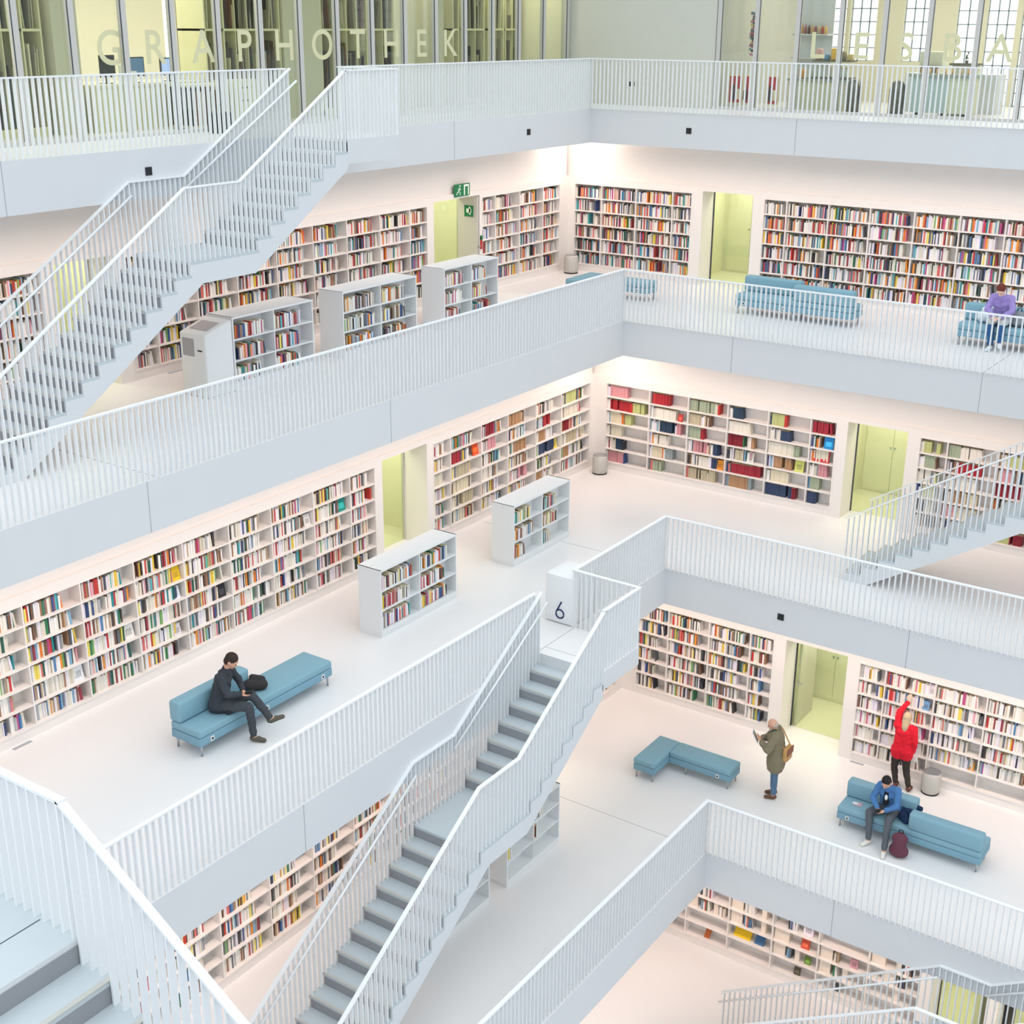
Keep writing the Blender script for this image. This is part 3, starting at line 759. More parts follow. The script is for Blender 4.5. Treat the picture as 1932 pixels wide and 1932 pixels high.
# level six: length along +y, front faces +x  -> rotate so local -y faces +x
sofa(4.90, -17.05, 6, 2.72, .58, [(0, 1.36, 'far')], 'long blue sofa with half backrest where the man in dark clothes sits', rz=hp, plates=(.22, 1.3, 2.5))
sofa(10.77, -7.60, 5, 2.56, .60, [(0, 1.28, 'far'), (1.28, 2.56, 'near')], 'S-shaped blue sofa on level five where the man in the blue jacket sits', plates=(.2,))
sofa(5.72, -2.45, 7, 2.56, .60, [(0, 1.28, 'far'), (1.28, 2.56, 'near')], 'empty S-shaped blue sofa on level seven', plates=(.2, 1.1))
sofa(10.40, -2.58, 7, 2.56, .60, [(0, 2.56, 'far')], 'blue sofa on level seven where the person in purple sits', plates=(.25, 1.5))
def lbench(x0, y0, k, label):
    root = empty('corner_bench', (x0, y0, Z[k]), label, 'bench', 'L-shaped blue benches')
    def part(name, boxes, m, bv):
        for b in boxes:
            mb = MB(); mb.box(*b, m); o = link(name, mb.mesh(name), root); bevel(o, bv)
    part('base', [(0, .45, 0, 1.05, .17, .30), (.452, 1.74, .6, 1.05, .17, .30)], 'sofa2', .012)
    part('seat_cushion', [(-.004, .45, -.004, 1.054, .302, .42), (.452, 1.744, .596, 1.054, .302, .42)], 'sofa', .028)
    for lx, ly in ((.05, .05), (.4, .05), (.05, 1.0), (1.68, .65), (1.68, 1.0), (.8, .65)):
        mb = MB(); mb.tube([(lx, ly, 0), (lx, ly, .172)], .016, 'steel'); link('leg', mb.mesh('leg'), root)
    mb = MB(); mb.box(1.45, 1.52, .585, .598, .2, .27, 'plate'); mb.box(1.47, 1.5, .58, .59, .22, .25, 'dark'); link('outlet', mb.mesh('outlet'), root)
lbench(6.94, -8.26, 5, 'L-shaped blue bench without backrest on level five left of the standing man')
lbench(1.93, -3.12, 7, 'L-shaped blue bench on level seven behind the railing corner')

# ------------------------------------------------------------------ waste bins, sensors, vents, signs
def bin_(x, y, k, label):
    root = empty('waste_bin', (x, y, Z[k]), label, 'waste bin', 'round grey waste bins')
    mb = MB(); mb.lathe((x, y, Z[k]), [(.155, .02), (.175, .06), (.18, .30), (.165, .40), (.15, .43), (.13, .43), (.125, .38)], 'bin', 28); mb.build('body', root)
    mb = MB(); mb.lathe((x, y, Z[k]), [(.165, .0), (.165, .02)], 'dark', 28); mb.build('base_ring', root)
    mb = MB(); mb.lathe((x, y, Z[k]), [(.152, .43), (.152, .436), (.12, .436)], 'steel', 28); mb.build('rim', root)
bin_(11.80, -5.49, 5, 'round grey waste bin beside the woman in red')
bin_(2.90, -3.02, 6, 'round grey waste bin in the level six corner')
bin_(.38, -.42, 7, 'round grey waste bin in the level seven corner')
def sensor(x0, x1, y0, y1, z, label):
    mb = MB(); mb.box(x0, x1, y0, y1, z-.06, z+.06, 'dark'); o = mb.build('wall_sensor'); tag(o, label, 'sensor', 'black square sensors')
sensor(A[8], A[8]+.012, -14.36, -14.24, 11.488, 'black square sensor on the top fascia left of the upper stair')
sensor(A[8], A[8]+.012, -4.24, -4.12, 11.465, 'black square sensor on the top fascia left of the corner')
sensor(3.99, 4.11, B[8]-.012, B[8], 11.459, 'black square sensor on the top fascia right of the corner')
sensor(9.16, 9.28, B[6]-.012, B[6], 3.562, 'black square sensor on the level six fascia above the bookcases')
sensor(A[6], A[6]+.012, -19.66, -19.54, 3.6, 'black square sensor glimpsed between foreground stair balusters')
mb = MB(); mb.box(10.15, 10.42, -5.31, -5.25, 0, .004, 'seam'); o = mb.build('floor_vent'); tag(o, 'small grey floor vent at bookcase foot beside the level five doorway', 'vent', 'floor vents')
mb = MB(); mb.box(2.52, 2.58, -18.4, -18.1, Z[6], Z[6]+.004, 'seam'); o = mb.build('floor_vent'); tag(o, 'small grey floor vent at the left end of the level six bookcase', 'vent', 'floor vents')
mb = MB(); mb.box(.03, .09, -12.9, -12.5, Z[7], Z[7]+.004, 'seam'); o = mb.build('floor_vent'); tag(o, 'small grey floor vent at the left end of the level seven bookcase', 'vent', 'floor vents')
# grey door leaf inside the level seven exit
def door_leaf(f, u0, u1, n0, n1, h, label, m='greydoor'):
    root = empty('door_1', f.pt(u0, n0, 0)); root['kind'] = 'structure'
    mb = MB(); f.box(mb, u0, u1, n0, n1, .01, h, m); o = mb.build('door_leaf', root)
    mb = MB(); uu = u0+.06 if abs(u1-u0) > .2 else u0; f.box(mb, uu, uu+.03, max(n0, n1), max(n0, n1)+.05, 1.0, 1.03, 'steel'); f.box(mb, uu, uu+.12, max(n0, n1)+.04, max(n0, n1)+.055, 1.0, 1.02, 'steel'); mb.build('door_handle', root)
f = Fr('L', 7); door_leaf(f, -3.735, -3.695, -.56, -.03, 2.12, '')
f = Fr('R', 5); door_leaf(f, 8.66, 8.71, -1.45, -.62, 2.1, '')
# emergency exit signs
root = empty('exit_sign', (.05, -4.35, Z[7]+2.26), 'green and white emergency exit sign above the level seven doorway', 'sign')
def run_man(mb, f0, y0, z0, s, m):   # a small running figure of bars
    def bar(a, b, w=.05):
        (ya, za), (yb, zb) = a, b; dy, dz = yb-ya, zb-za; L = math.hypot(dy, dz); ny, nz = -dz/L*w*s/2, dy/L*w*s/2
        P = []
        for x in (f0, f0+.002):
            P += [(x, y0+ya*s-ny, z0+za*s-nz), (x, y0+yb*s-ny, z0+zb*s-nz), (x, y0+yb*s+ny, z0+zb*s+nz), (x, y0+ya*s+ny, z0+za*s+nz)]
        mb.hexa(P, m)
    bar((.45, .35), (.55, .68), .13); bar((.45, .38), (.25, .28), .07); bar((.25, .28), (.12, .12), .07); bar((.47, .38), (.65, .25), .07); bar((.65, .25), (.62, .06), .07)
    bar((.55, .62), (.75, .5), .06); bar((.54, .62), (.36, .52), .06); bar((.58, .76), (.66, .86), .14)
mb = MB(); mb.box(.0, .03, -4.62, -4.08, Z[7]+2.18, Z[7]+2.44, 'signg'); mb.build('panel', root)
mb = MB(); mb.box(.031, .034, -4.30, -4.12, Z[7]+2.2, Z[7]+2.42, 'signw'); run_man(mb, .031, -4.6, Z[7]+2.19, .26, 'signw'); mb.build('pictogram', root)
mb = MB(); mb.box(.035, .037, -4.26, -4.16, Z[7]+2.2, Z[7]+2.38, 'signg'); mb.build('door_symbol', root)
root = empty('notice', (-.25, -3.75, Z[7]+1.85), 'small green sign with white figure on the grey exit door', 'sign')
mb = MB(); mb.box(-.37, -.13, -3.75, -3.737, Z[7]+1.66, Z[7]+1.9, 'signg'); mb.build('panel', root)
mb = MB(); mb.box(-.31, -.18, -3.753, -3.75, Z[7]+1.74, Z[7]+1.83, 'signw'); mb.box(-.24, -.2, -3.753, -3.75, Z[7]+1.7, Z[7]+1.87, 'signw'); mb.build('pictogram', root)
mb = MB(); mb.box(0, .03, -3.66, -3.61, Z[7]+.95, Z[7]+1.22, 'red'); mb.box(0, .032, -3.66, -3.61, Z[7]+1.15, Z[7]+1.25, 'signg'); o = mb.build('alarm_box'); tag(o, 'small red and green alarm box on the pillar beside the exit door', 'alarm')

# ------------------------------------------------------------------ people
M['skin'] = mat('skin', '#dca78c', .55); M['skin2'] = mat('skin_pale', '#e6b9a4', .55)
def capsule(bm, a, ra, b, rb, seg=12):
    a = Vector(a); b = Vector(b); d = b-a; L = d.length
    if L < 1e-5: d = Vector((0, 0, 1)); L = 1e-5
    d.normalize(); u = d.orthogonal().normalized(); w = d.cross(u); rings = []
    for i in range(4): t = math.pi/2*(1-i/3.0) if i < 3 else 0; rings.append((a-d*ra*math.sin(t), max(ra*math.cos(t), 1e-4)))
    for i in range(4): t = math.pi/2*(i/3.0); rings.append((b+d*rb*math.sin(t), max(rb*math.cos(t), 1e-4)))
    vs = [[bm.verts.new(c+(u*math.cos(2*math.pi*j/seg)+w*math.sin(2*math.pi*j/seg))*r) for j in range(seg)] for c, r in rings]
    for i in range(len(vs)-1):
        for j in range(seg): bm.faces.new((vs[i][j], vs[i][(j+1) % seg], vs[i+1][(j+1) % seg], vs[i+1][j]))
    bm.faces.new(vs[0][::-1]); bm.faces.new(vs[-1])
def ellipsoid(bm, c, r, Rm=None, seg=16):
    m = bmesh.ops.create_uvsphere(bm, u_segments=seg, v_segments=seg//2+2, radius=1)
    T = Matrix.Translation(Vector(c)) @ ((Rm.to_4x4()) if Rm else Matrix.Identity(4)) @ Matrix.Diagonal((r[0], r[1], r[2], 1))
    bmesh.ops.transform(bm, matrix=T, verts=m['verts'])
def blob(name, prims, m, parent, voxel=.010, smooth=4, cut=None, wr=0):

    bm = bmesh.new(); off = Vector(parent.location)
    for p in prims:
        if p[0] == 'c': capsule(bm, Vector(p[1])-off, p[2], Vector(p[3])-off, p[4])
        else: ellipsoid(bm, Vector(p[1])-off, p[2], p[3] if len(p) > 3 else None)
    bmesh.ops.recalc_face_normals(bm, faces=bm.faces[:])
    me = bpy.data.meshes.new(name); bm.to_mesh(me); bm.free()
    o = bpy.data.objects.new(name, me); COL.objects.link(o)
    md = o.modifiers.new('r', 'REMESH'); md.mode = 'VOXEL'; md.voxel_size = voxel; md.use_smooth_shade = True
    if smooth: s = o.modifiers.new('s', 'SMOOTH'); s.iterations = smooth; s.factor = .5
    if wr:
        tx = bpy.data.textures.get('folds') or bpy.data.textures.new('folds', 'CLOUDS'); tx.noise_scale = .07; tx.noise_depth = 1
        dm = o.modifiers.new('d', 'DISPLACE'); dm.texture = tx; dm.strength = wr; dm.mid_level = .5
    bpy.context.view_layer.update()
    me2 = bpy.data.meshes.new_from_object(o.evaluated_get(bpy.context.evaluated_depsgraph_get()))
    bpy.data.objects.remove(o); me2.name = name
    me2.materials.clear(); me2.materials.append(M[m] if isinstance(m, str) else m)
    for pl in me2.polygons: pl.use_smooth = True
    return link(name, me2, parent)
def frame(f, u=(0, 0, 1)):
    f = Vector(f).normalized(); r = f.cross(Vector(u)).normalized(); u2 = r.cross(f)
    return r, f, u2      # right, forward, up
def person(label, J, colors, hair, skin='skin', coat_len=None, headf=None, headup=(0, 0, 1), hands=True, beard=False, long_hair=False, bald=False, fem=False, coatw=1.0):
    """J: world joints: hip, chest, neck, head, shL, shR, elL, elR, haL, haR, kL, kR, anL, anR, toL, toR, hipL, hipR, fL/fR finger directions"""
    V_ = {k: Vector(v) for k, v in J.items()}
    base = (V_['anL']+V_['anR'])/2; base.z = min(V_['anL'].z, V_['anR'].z)-.07
    root = empty('person', base, label, 'person')
    g = V_.get
    sc = .97 if fem else 1.0
    hd = V_['head']; r, f, u = frame(headf, headup)
    Rm = Matrix((r, f, u)).transposed()
    prims = [('e', hd, (.073, .092, .108), Rm), ('c', hd-u*.05+f*.035, .05, hd-u*.075+f*.055, .032),
             ('c', V_['neck'], .052, hd-u*.04-f*.015, .048),
             ('c', hd+f*.088-u*.005, .010, hd+f*.108-u*.028, .013),
             ('c', hd+f*.075+r*.03+u*.02, .016, hd+f*.075-r*.03+u*.02, .016),
             ('c', hd+f*.082-u*.052+r*.016, .010, hd+f*.082-u*.052-r*.016, .010)]
    for s in (-1, 1): prims.append(('e', hd+r*.074*s-f*.005-u*.008, (.012, .02, .03), Rm))
    # torso
    prims += [('c', g('shL'), .05, g('shR'), .05), ('c', g('chest')+(g('shL')-g('shR'))*.2, .095, g('chest')-(g('shL')-g('shR'))*.2, .095),
              ('c', g('chest')+(g('shL')-g('shR'))*.15, .09, g('hipL'), .095), ('c', g('chest')-(g('shL')-g('shR'))*.15, .09, g('hipR'), .095), ('c', g('hipL'), .1, g('hipR'), .1)]
    for s in 'LR':
        prims += [('c', g('sh'+s), .05, g('el'+s), .04), ('c', g('el'+s), .039, g('ha'+s), .026),
                  ('c', g('hip'+s), .085, g('k'+s), .056), ('c', g('k'+s), .054, g('an'+s), .036), ('c', g('an'+s)-Vector((0, 0, .01)), .035, g('to'+s), .028)]
    hp_ = []
    for s in 'LR':
        ha = g('ha'+s); fd = g('f'+s).normalized(); pn = g('p'+s).normalized(); sd = fd.cross(pn).normalized()
        pc = ha+fd*.045
        hp_ += [('e', pc, (.017, .045, .036), Matrix((pn, fd, sd)).transposed())]
        for i, (o, l) in enumerate(((-.027, .062), (-.009, .072), (.009, .068), (.026, .052))):
            a = ha+fd*.08+sd*o; b = a+fd*l*.5+pn*.006; c = b+fd*l*.38+pn*l*.35
            hp_ += [('c', a-fd*.03, .0095, b, .0088), ('c', b, .0088, c, .0078)]
        th = 1 if s == 'R' else -1
        a = ha+fd*.025-sd*.025*th; b = a-sd*.028*th+fd*.03; c = b+fd*.028+pn*.012
        hp_ += [('c', a, .012, b, .0105), ('c', b, .0105, c, .009)]
    blob('body', prims+hp_, skin, root, voxel=.0075, smooth=2)
    # eyes and brows
    mb = MB()
    for s in (-1, 1):
        c = hd+f*.083+r*.03*s+u*.006; mb.box(c.x-.008, c.x+.008, c.y-.008, c.y+.008, c.z-.005, c.z+.005, 'dark')
    mb.build('eyes', root)
    # hair
    if hair:
        hm = mat('hair', hair, .7, noise=.15, nscale=80, bump=.4)
        hp = []
        if bald:
            hp = [('e', hd-f*.045-u*.02, (.074, .055, .05), Rm)]
            for s in (-1, 1): hp.append(('e', hd-f*.02+r*.06*s-u*.02, (.02, .045, .03), Rm))
        else:
            hp = [('e', hd+u*.022-f*.012, (.083, .1, .1), Rm)]
            hp = [('e', hd+u*.032-f*.018, (.082, .097, .096), Rm), ('e', hd-f*.04-u*.02, (.077, .066, .08), Rm)]
        if long_hair: hp += [('c', hd-f*.05, .075, g('neck')-f*.06-u*.02, .07), ('c', g('neck')-f*.05, .07, g('neck')-f*.06-Vector((0, 0, .1)), .055)]
        if beard: hp += [('c', hd+f*.07-u*.075-r*.03, .025, hd+f*.07-u*.075+r*.03, .025), ('c', hd+f*.075-u*.07, .03, hd+f*.08-u*.1, .026)]
        blob('hair', hp, hm, root, voxel=.008, smooth=1)
    top, trousers, shoes = colors
    tm = mat('top_cloth', top, .9, noise=.1, nscale=40, bump=.3); pm = mat('trouser_cloth', trousers, .9, noise=.08, nscale=50, bump=.2); sm = mat('shoe', shoes, .6)
    w = coatw
    sl = (g('shL')-g('shR'))
    tp = [('c', g('shL'), .068*w, g('shR'), .068*w), ('c', g('chest')+sl*.2, .115*w, g('chest')-sl*.2, .115*w), ('c', g('neck')-Vector((0, 0, .01)), .066, g('chest'), .1*w),
          ('c', g('chest')+sl*.15, .112*w, g('hipL'), .112*w), ('c', g('chest')-sl*.15, .112*w, g('hipR'), .112*w), ('c', g('hipL'), .114*w, g('hipR'), .114*w)]
    for s in 'LR':
        e_ = g('el'+s); h_ = g('ha'+s); tp += [('c', g('sh'+s), .068*w, e_, .055*w), ('c', e_, .054*w, h_-(h_-e_).normalized()*.03, .041*w)]
    if coat_len:
        for s in 'LR':
            kd = (g('k'+s)-g('hip'+s)).normalized(); tp.append(('c', g('hip'+s), .125*w, g('hip'+s)+kd*coat_len, .118*w))
    blob('top', tp, tm, root, voxel=.011, smooth=4, wr=.028)
    tr = [('c', g('hipL'), .108, g('hipR'), .108)]
    for s in 'LR': tr += [('c', g('hip'+s), .1, g('k'+s), .07), ('c', g('k'+s), .069, g('an'+s)+(g('k'+s)-g('an'+s)).normalized()*.04, .052)]
    blob('trousers', tr, pm, root, voxel=.011, smooth=3, wr=.02)
    for s in 'LR':
        a, t_ = g('an'+s), g('to'+s); d = (t_-a); d2 = Vector((d.x, d.y, 0)).normalized()
        blob('shoe', [('c', a-Vector((0, 0, .025))-d2*.02, .044, t_, .034), ('c', a-Vector((0, 0, .03)), .046, (a+t_)/2-Vector((0, 0, .01)), .042)], sm, root, voxel=.009, smooth=2)
    return root
def seated(cx, cy, k, fdeg, seat=.42, lean=.12, h=1.0):
    z = Z[k]; f = Vector((math.cos(math.radians(fdeg)), math.sin(math.radians(fdeg)), 0)); l = Vector((-f.y, f.x, 0)); u = Vector((0, 0, 1))
    c = Vector((cx, cy, z+seat+.105))
    ch = c+u*.36*h+f*lean; nk = c+u*.53*h+f*(lean*1.6)
    J = dict(hip=c, hipL=c+l*.085, hipR=c-l*.085, chest=ch, neck=nk, head=nk+u*.12+f*.085, shL=ch+u*.11+l*.165+f*.02, shR=ch+u*.11-l*.165+f*.02)
    return J, f, l, u, z
def ik(a, b, la, lb, pole):
    a = Vector(a); b = Vector(b); d = b-a; L = min(d.length, (la+lb)*.995); dn = d.normalized()
    x = (la*la-lb*lb+L*L)/(2*L); hh = math.sqrt(max(la*la-x*x, 0)); p = Vector(pole); p = (p-dn*p.dot(dn)).normalized()
    return a+dn*x+p*hh
# P1: dark jacket, legs crossed, phone
J, f, l, u, z = seated(4.62, -16.42, 6, 26, lean=.10, h=1.06)
hc = J['chest']+f*.27-u*.2
J['haL'] = hc+l*.05; J['haR'] = hc-l*.04
J['elL'] = ik(J['shL'], J['haL'], .27, .24, l-u*.6); J['elR'] = ik(J['shR'], J['haR'], .27, .24, -l-u*.6)
fd = (f*.7-u*.2).normalized(); J['fL'] = fd-l*.5; J['fR'] = fd+l*.5; J['pL'] = (u+f*.3); J['pR'] = (u+f*.3)
J['kR'] = J['hipR']+f*.50+u*.03-l*.02; J['anR'] = Vector((J['kR'].x+f.x*.04, J['kR'].y+f.y*.04, z+.085)); J['toR'] = Vector((J['anR'].x, J['anR'].y, z+.035))+f*.15
J['kL'] = J['hipL']+f*.50+u*.14-l*.05; J['anL'] = J['kL']+f*.25-u*.36+l*.02; J['toL'] = J['anL']+f*.15+l*.08+u*.0
person('person in dark grey jacket and trousers sitting cross-legged looking down at phone', J, ('#3b3f45', '#44484d', '#5a5548'), '#33251f', headf=f+u*-.75, headup=(f.x*.7, f.y*.7, 1), coat_len=.06)
P1C = J
mb = MB(); pc = hc+f*.1+u*.03; mb.hexa([tuple(pc+a*f*.06+b*l*.035+c*u*.004+u*a*.02) for a, b, c in ((-1, -1, -1), (1, -1, -1), (1, 1, -1), (-1, 1, -1), (-1, -1, 1), (1, -1, 1), (1, 1, 1), (-1, 1, 1))], 'dark')
o = mb.build('mobile_phone'); tag(o, 'dark phone in the hands of the man in the dark jacket', 'phone')
# P2: blue jacket
J, f, l, u, z = seated(11.62, -7.26, 5, -97, lean=.14)
hc = J['chest']+f*.28-u*.22
J['haL'] = hc+l*.06; J['haR'] = hc-l*.05
J['elL'] = ik(J['shL'], J['haL'], .27, .24, l-u*.5); J['elR'] = ik(J['shR'], J['haR'], .27, .24, -l-u*.5)
fd = (f*.7-u*.1); J['fL'] = fd-l*.5; J['fR'] = fd+l*.5; J['pL'] = u+f*.3; J['pR'] = u+f*.3
J['kL'] = J['hipL']+f*.41+l*.08; J['anL'] = Vector((11.80, -7.98, z+.085)); J['toL'] = Vector((11.83, -8.12, z+.035))
J['kR'] = J['hipR']+f*.40-l*.12; J['anR'] = Vector((11.46, -7.82, z+.085)); J['toR'] = Vector((11.40, -7.95, z+.035))
p = person('person in blue denim jacket and grey jeans sitting with a phone beside a backpack', J, ('#4d7cb0', '#5c6066', '#e8e4da'), '#1f1a1a', headf=f+u*-.7, headup=(f.x*.7, f.y*.7, 1))
a = J['chest']; blob('shirt', [('c', a+f*.09+u*.08, .045, a+f*.1-u*.16, .055)], mat('black_shirt', '#1c1f22', .9), p, voxel=.012)
blob('shirt_print', [('e', a+f*.148-u*.02+l*.02, (.03, .012, .06))], mat('white_print', '#f2f4f6', .9), p, voxel=.008)
pc = hc+f*.1+u*.03; mb = MB(); mb.box(pc.x-.035, pc.x+.035, pc.y-.06, pc.y+.06, pc.z-.004, pc.z+.004, 'dark'); o = mb.build('mobile_phone'); tag(o, 'dark phone held by the person in the blue jacket', 'phone')
# P5: lavender sweater
J, f, l, u, z = seated(11.16, -2.22, 7, -92, lean=.2, h=.92)
hc = J['chest']+f*.26-u*.22
J['haL'] = hc+l*.07; J['haR'] = hc-l*.06
J['elL'] = ik(J['shL'], J['haL'], .26, .23, l-u*.4); J['elR'] = ik(J['shR'], J['haR'], .26, .23, -l-u*.4)
fd = (f*.7-u*.2); J['fL'] = fd-l*.5; J['fR'] = fd+l*.5; J['pL'] = -u+f*.2; J['pR'] = -u+f*.2
J['kL'] = J['hipL']+f*.40+l*.02; J['anL'] = Vector((11.27, -2.72, z+.16)); J['toL'] = Vector((11.3, -2.84, z+.11))
J['kR'] = J['hipR']+f*.40-l*.03; J['anR'] = Vector((11.10, -2.70, z+.085)); J['toR'] = Vector((11.08, -2.85, z+.035))
p = person('person in lavender sweater and blue jeans reading bent forward on sofa', J, ('#9f8ccb', '#2d5a8c', '#d8dde2'), '#6b2f1d', skin='skin2', headf=f+u*-1.0, headup=(f.x, f.y, 1), fem=True, coatw=1.0)
blob('coat_on_lap', [('c', J['hipL']+f*.1+u*.03, .1, J['kL']+u*.0, .085), ('c', J['hipR']+f*.1+u*.03, .1, J['kR'], .085)], mat('grey_coat', '#c4c9c8', .9, noise=.05), p, voxel=.012, wr=.03)
# P3: standing man in olive coat
def standing(cx, cy, k, fdeg, h=1.57, lean=.05):
    z = Z[k]; f = Vector((math.cos(math.radians(fdeg)), math.sin(math.radians(fdeg)), 0)); l = Vector((-f.y, f.x, 0)); u = Vector((0, 0, 1)); s = h/1.7
    c = Vector((cx, cy, z+.9*s)); ch = c+u*.38*s+f*lean; nk = c+u*.56*s+f*lean*1.6
    J = dict(hip=c, hipL=c+l*.085*s, hipR=c-l*.085*s, chest=ch, neck=nk, head=nk+u*.115+f*.05, shL=ch+u*.11+l*.17*s, shR=ch+u*.11-l*.17*s)
    for S_, sg in (('L', 1), ('R', -1)):
        a = c+l*.09*sg*s; J['k'+S_] = a-u*.42*s+f*.015; J['an'+S_] = Vector((a.x, a.y, z+.085)); J['to'+S_] = Vector((a.x, a.y, z+.035))+f*.14
    return J, f, l, u, z, s
J, f, l, u, z, s = standing(9.45, -7.36, 5, 200, h=1.64, lean=.04)
hc = J['chest']+f*.26-u*.06
J['haL'] = hc+l*.09; J['haR'] = hc-l*.05
J['elL'] = ik(J['shL'], J['haL'], .27, .24, l-u); J['elR'] = ik(J['shR'], J['haR'], .27, .24, -l-u)
J['fL'] = f*.5+u*.5-l*.3; J['fR'] = f*.5+u*.5+l*.3; J['pL'] = u-f*.3; J['pR'] = u-f*.3
p = person('person with bald head and grey beard standing in olive brown coat holding a tablet', J, ('#857c64', '#5a7590', '#6b4a34'), '#b9b2a8', headf=f+u*-.45, headup=(f.x*.45, f.y*.45, 1), coat_len=.15, beard=True, bald=True, coatw=1.42)
blob('scarf', [('c', J['neck']-l*.05-u*.0, .05, J['neck']+l*.05, .05), ('c', J['neck']+f*.05-u*.03, .04, J['neck']-f*.05-u*.02, .05)], mat('dark_green_scarf', '#3f5a48', .9), p, voxel=.012)
tc_ = hc+f*.12+u*.06; mb = MB(); P = []
for c_ in (-.006, .006):
    for a_, b_ in ((-1, -1), (1, -1), (1, 1), (-1, 1)): P.append(tuple(tc_+l*.085*a_+(f*.45+u*.9).normalized()*.12*b_+(f*.9-u*.45).normalized()*c_))
mb.hexa(P, mat('tablet_cover', '#f0f2f4', .4)); q = [Vector(x)-(f*.9-u*.45).normalized()*.0135*1.0 for x in P]
mb.hexa([tuple(tc_+(Vector(x)-tc_)*.85+(u*.45-f*.9).normalized()*.006) for x in P], mat('tablet_screen', '#8e8a94', .3))
o = mb.build('tablet'); tag(o, 'white framed tablet held by the bearded standing man', 'tablet')
bagc = J['hip']-l*-.22*-1-f*.16+u*.12; bagc = J['hip']+Vector((.21, -.02, .16))
root = empty('shoulder_bag', bagc, 'tan leather shoulder bag hanging behind the standing man', 'bag')
mb = MB(); a_ = bagc; mb.box(a_.x-.05, a_.x+.05, a_.y-.13, a_.y+.13, a_.z-.15, a_.z+.12, mat('tan_leather', '#c79a5e', .6, noise=.1, nscale=20)); bevel(mb.build('bag_body', root), .03)
mb = MB(); mb.box(a_.x+.045, a_.x+.062, a_.y-.135, a_.y+.135, a_.z-.02, a_.z+.125, mat('brown_flap', '#8c5a44', .6)); bevel(mb.build('flap', root), .008, 2)
mb = MB(); mb.tube([a_+Vector((0, .1, .11)), J['shR']+Vector((.08, .06, .02)), J['shR']+u*.075, J['shR']+Vector((-.03, -.05, 0)), a_+Vector((-.03, -.1, .1))], .012, mat('strap_leather', '#c48f58', .7)); mb.build('strap', root)
# P4: woman in red
J, f, l, u, z, s = standing(11.25, -5.68, 5, 92, h=1.55, lean=.03)
J['anL'] = Vector((11.20, -5.70, z+.085)); J['toL'] = Vector((11.20, -5.57, z+.035)); J['kL'] = J['hipL']-u*.40+Vector((-.05, .03, 0))
J['anR'] = Vector((11.46, -5.72, z+.085)); J['toR'] = Vector((11.47, -5.59, z+.035)); J['kR'] = J['hipR']-u*.40+Vector((.02, .03, 0))
J['haL'] = Vector((11.17, -5.36, z+1.66)); J['elL'] = ik(J['shL'], J['haL'], .27, .24, l*.3-f*.2)
J['fL'] = u+f*.2; J['pL'] = f
J['haR'] = J['hipR']-u*.02-l*.12+f*.04; J['elR'] = ik(J['shR'], J['haR'], .26, .24, -l*.6-f)
J['fR'] = f*.3-u; J['pR'] = l
p = person('person with blond hair in bright red jacket reaching up to the shelf', J, ('#e01b30', '#3a3430', '#6b3a2c'), '#cbb592', skin='skin2', headf=f+u*.25, long_hair=True, fem=True, coat_len=.1, coatw=1.08)
pc = J['haR']+J['fR'].normalized()*.1; mb = MB(); mb.box(pc.x-.01, pc.x+.09, pc.y-.02, pc.y-.005, pc.z-.1, pc.z+.06, 'paper'); mb.box(pc.x-.02, pc.x+.07, pc.y-.0, pc.y+.012, pc.z-.12, pc.z+.03, mat('leaflet', '#b9bcc4', .6))
o = mb.build('leaflets'); tag(o, 'pale leaflets hanging in the lowered hand of the woman in red', 'papers')

# ------------------------------------------------------------------ bags and small things by the people
def backpack(c, w, d, h, col, label, rz=0, k=5, strapc='#3a2a30'):
    root = empty('backpack', (c[0], c[1], c[2]), label, 'backpack'); m = mat('pack_cloth', col, .9, noise=.12, nscale=25, bump=.4)
    x, y, z = c
    blob('pack_body', [('c', (x-w*.22, y, z+w*.42), w*.42, (x+w*.22, y, z+w*.42), w*.42), ('c', (x-w*.16, y, z+h-w*.4), w*.36, (x+w*.16, y, z+h-w*.4), w*.36), ('c', (x, y, z+w*.45), w*.5, (x, y, z+h-w*.4), w*.42)], m, root, voxel=.012)
    blob('front_pocket', [('c', (x-w*.2, y-d*.42, z+w*.35), w*.2, (x+w*.2, y-d*.42, z+w*.35), w*.2)], m, root, voxel=.012)
    mb = MB(); mb.tube([(x-.04, y+.02, z+h-.03), (x-.03, y+.02, z+h+.05), (x+.03, y+.02, z+h+.05), (x+.04, y+.02, z+h-.03)], .01, mat('strap', strapc, .9)); mb.build('carry_handle', root)
    return root
backpack((12.02, -7.86, 0), .27, .2, .46, '#6a3c4a', 'dark burgundy backpack on floor leaning against the blue sofa')
backpack((11.44, -2.28, Z[7]+.42), .22, .16, .3, '#8f9296', 'grey rucksack on the level seven sofa right of the reader', k=7)
M['navy'] = mat('navy_coat', '#1f3355', .95, noise=.2, nscale=15, bump=.5)
root = empty('folded_coat', (11.96, -7.3, .42), 'dark blue coat lying on the sofa beside the person in blue', 'coat')
blob('coat', [('c', (11.84, -7.22, .50), .085, (12.02, -7.24, .52), .07), ('c', (11.88, -7.36, .49), .075, (11.98, -7.46, .48), .06), ('c', (11.95, -7.12, .58), .07, (12.1, -7.12, .6), .05)], M['navy'], root, voxel=.012, wr=.03)
root = empty('folded_coat', (4.84, -16.55, Z[6]+.42), 'black jacket tail and bag strap lying on the sofa beside the seated man', 'coat')
